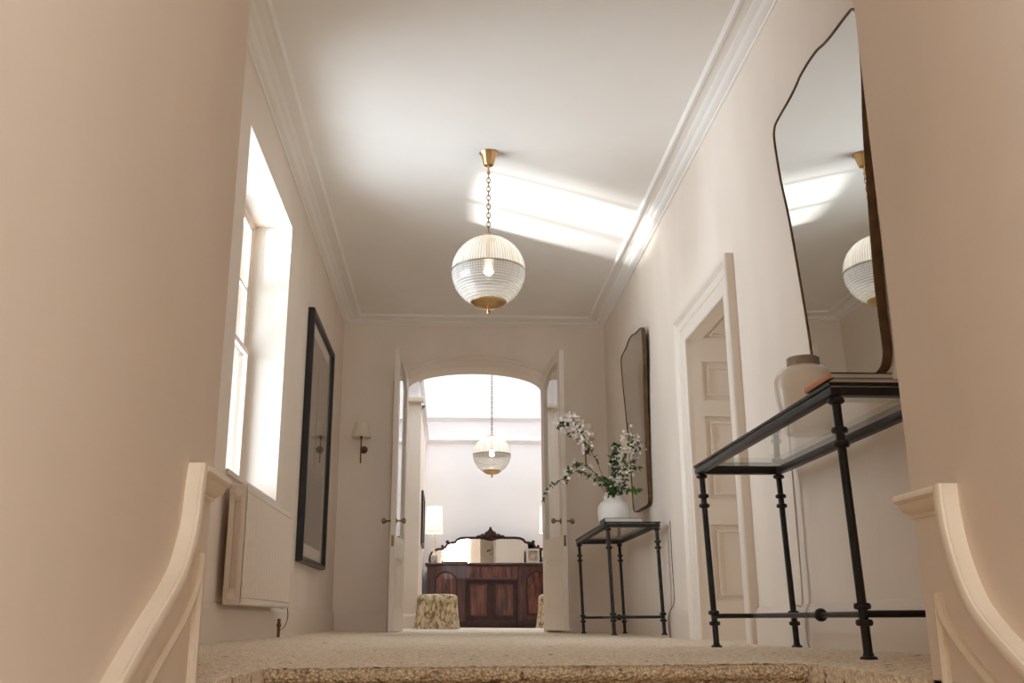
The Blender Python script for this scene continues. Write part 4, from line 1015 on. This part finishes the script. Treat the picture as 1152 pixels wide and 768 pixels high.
tag(obj('tray', bm, m_bronze, None, (0.09, 14.93, SH + 0.001)), 'flat low bronze tray on the sideboard beside the left lamp', 'tray')
e = thing('photo_frame', 'silver photo frame standing on the right side of the sideboard', 'photo frame', (1.27, 14.97, SH + 0.003), (0.14 * -1, 0, 0))
mkf = lambda u, v, d: (u, -d, v)
bm = nb(); frame_rect(bm, mkf, -0.10, 0.10, 0.0, 0.215, 0.030, 0.0, 0.016); prism(bm, [(-.1, 0), (.1, 0), (.1, .215), (-.1, .215)], mkf, -0.006, 0.0); obj('frame', bm, m_silver, e)
bm = nb(); prism(bm, [(-.072, .028), (.072, .028), (.072, .187), (-.072, .187)], mkf, 0.0005, 0.006); obj('photograph', bm, m_photo, e)
bm = nb(); prism(bm, [(-.02, 0.012), (.02, 0.012), (.02, 0.15), (-.02, 0.15)], lambda u, v, d: (u, d + (0.15 - v) * 0.40, v), 0.006, 0.010); obj('strut', bm, m_bookblack, e)

# ------------------------------------------------------------------ skirted stools
def stool(loc, label):
    e = thing('skirted_stool', label, 'stool', loc, group='gold damask stools')
    hw, hd, hh = 0.245, 0.19, 0.385
    bm = nb(); N_ = 120
    def outline(a, grow):
        c, s = math.cos(a), math.sin(a); p = 5.0
        r = (abs(c / (hw + grow)) ** p + abs(s / (hd + grow)) ** p) ** (-1 / p)
        return r * c, r * s
    levels = [(0.004, 0.030), (0.06, 0.022), (0.15, 0.012), (0.25, 0.004), (0.32, 0.0)]
    rows = []
    for z_, g in levels:
        row = []
        for i in range(N_):
            a = 2 * PI * i / N_
            pl = (0.010 * math.sin(a * 20) + 0.006 * math.sin(a * 33 + 1)) * (1 - z_ / 0.36)
            x, y = outline(a, g + pl); row.append(bm.verts.new((x, y, z_)))
        rows.append(row)
    for a, b in zip(rows, rows[1:]):
        for i in range(N_): bm.faces.new((a[i], a[(i + 1) % N_], b[(i + 1) % N_], b[i]))
    obj('skirt', bm, m_damask, e)
    bm = nb(); rows = []
    for z_, sc in ((0.318, 0.995), (0.335, 1.012), (0.365, 1.008), (0.390, 0.975), (0.405, 0.90), (0.413, 0.72), (0.417, 0.4), (0.418, 0.05)):
        rows.append([bm.verts.new((outline(2 * PI * i / N_, 0)[0] * sc, outline(2 * PI * i / N_, 0)[1] * sc, z_ - 0.006 * (sc < 0.9) * 0)) for i in range(N_)])
    for a, b in zip(rows, rows[1:]):
        for i in range(N_): bm.faces.new((a[i], a[(i + 1) % N_], b[(i + 1) % N_], b[i]))
    bm.faces.new(rows[-1]); bm.faces.new(rows[0])
    obj('seat_cushion', bm, m_damask, e)
    bm = nb()
    path = [(outline(2 * PI * i / 60, 0.004)[0], outline(2 * PI * i / 60, 0.004)[1], 0.322) for i in range(60)]
    tube(bm, path, 0.006, 6, True); obj('piping', bm, m_damask, e)
    return e
s1 = stool((-0.135, 12.47, 0), 'gold damask skirted stool in front of the left sideboard door')
dup(s1, (1.375, 12.47, 0), 'gold damask skirted stool half hidden behind the right door leaf')
# small picture on the rooflight room's left wall
e = thing('framed_picture', 'dark framed picture seen edge on beyond the left door leaf', 'picture', (-0.385, 13.45, 1.10))
bm = nb(); frame_rect(bm, mkp, 0, 0.95, 0, 0.72, 0.05, 0.002, 0.030); obj('frame', bm, m_blackframe, e)
bm = nb(); prism(bm, [(.045, .045), (.905, .045), (.905, .675), (.045, .675)], mkp, 0.004, 0.014); obj('print', bm, m_photo, e)
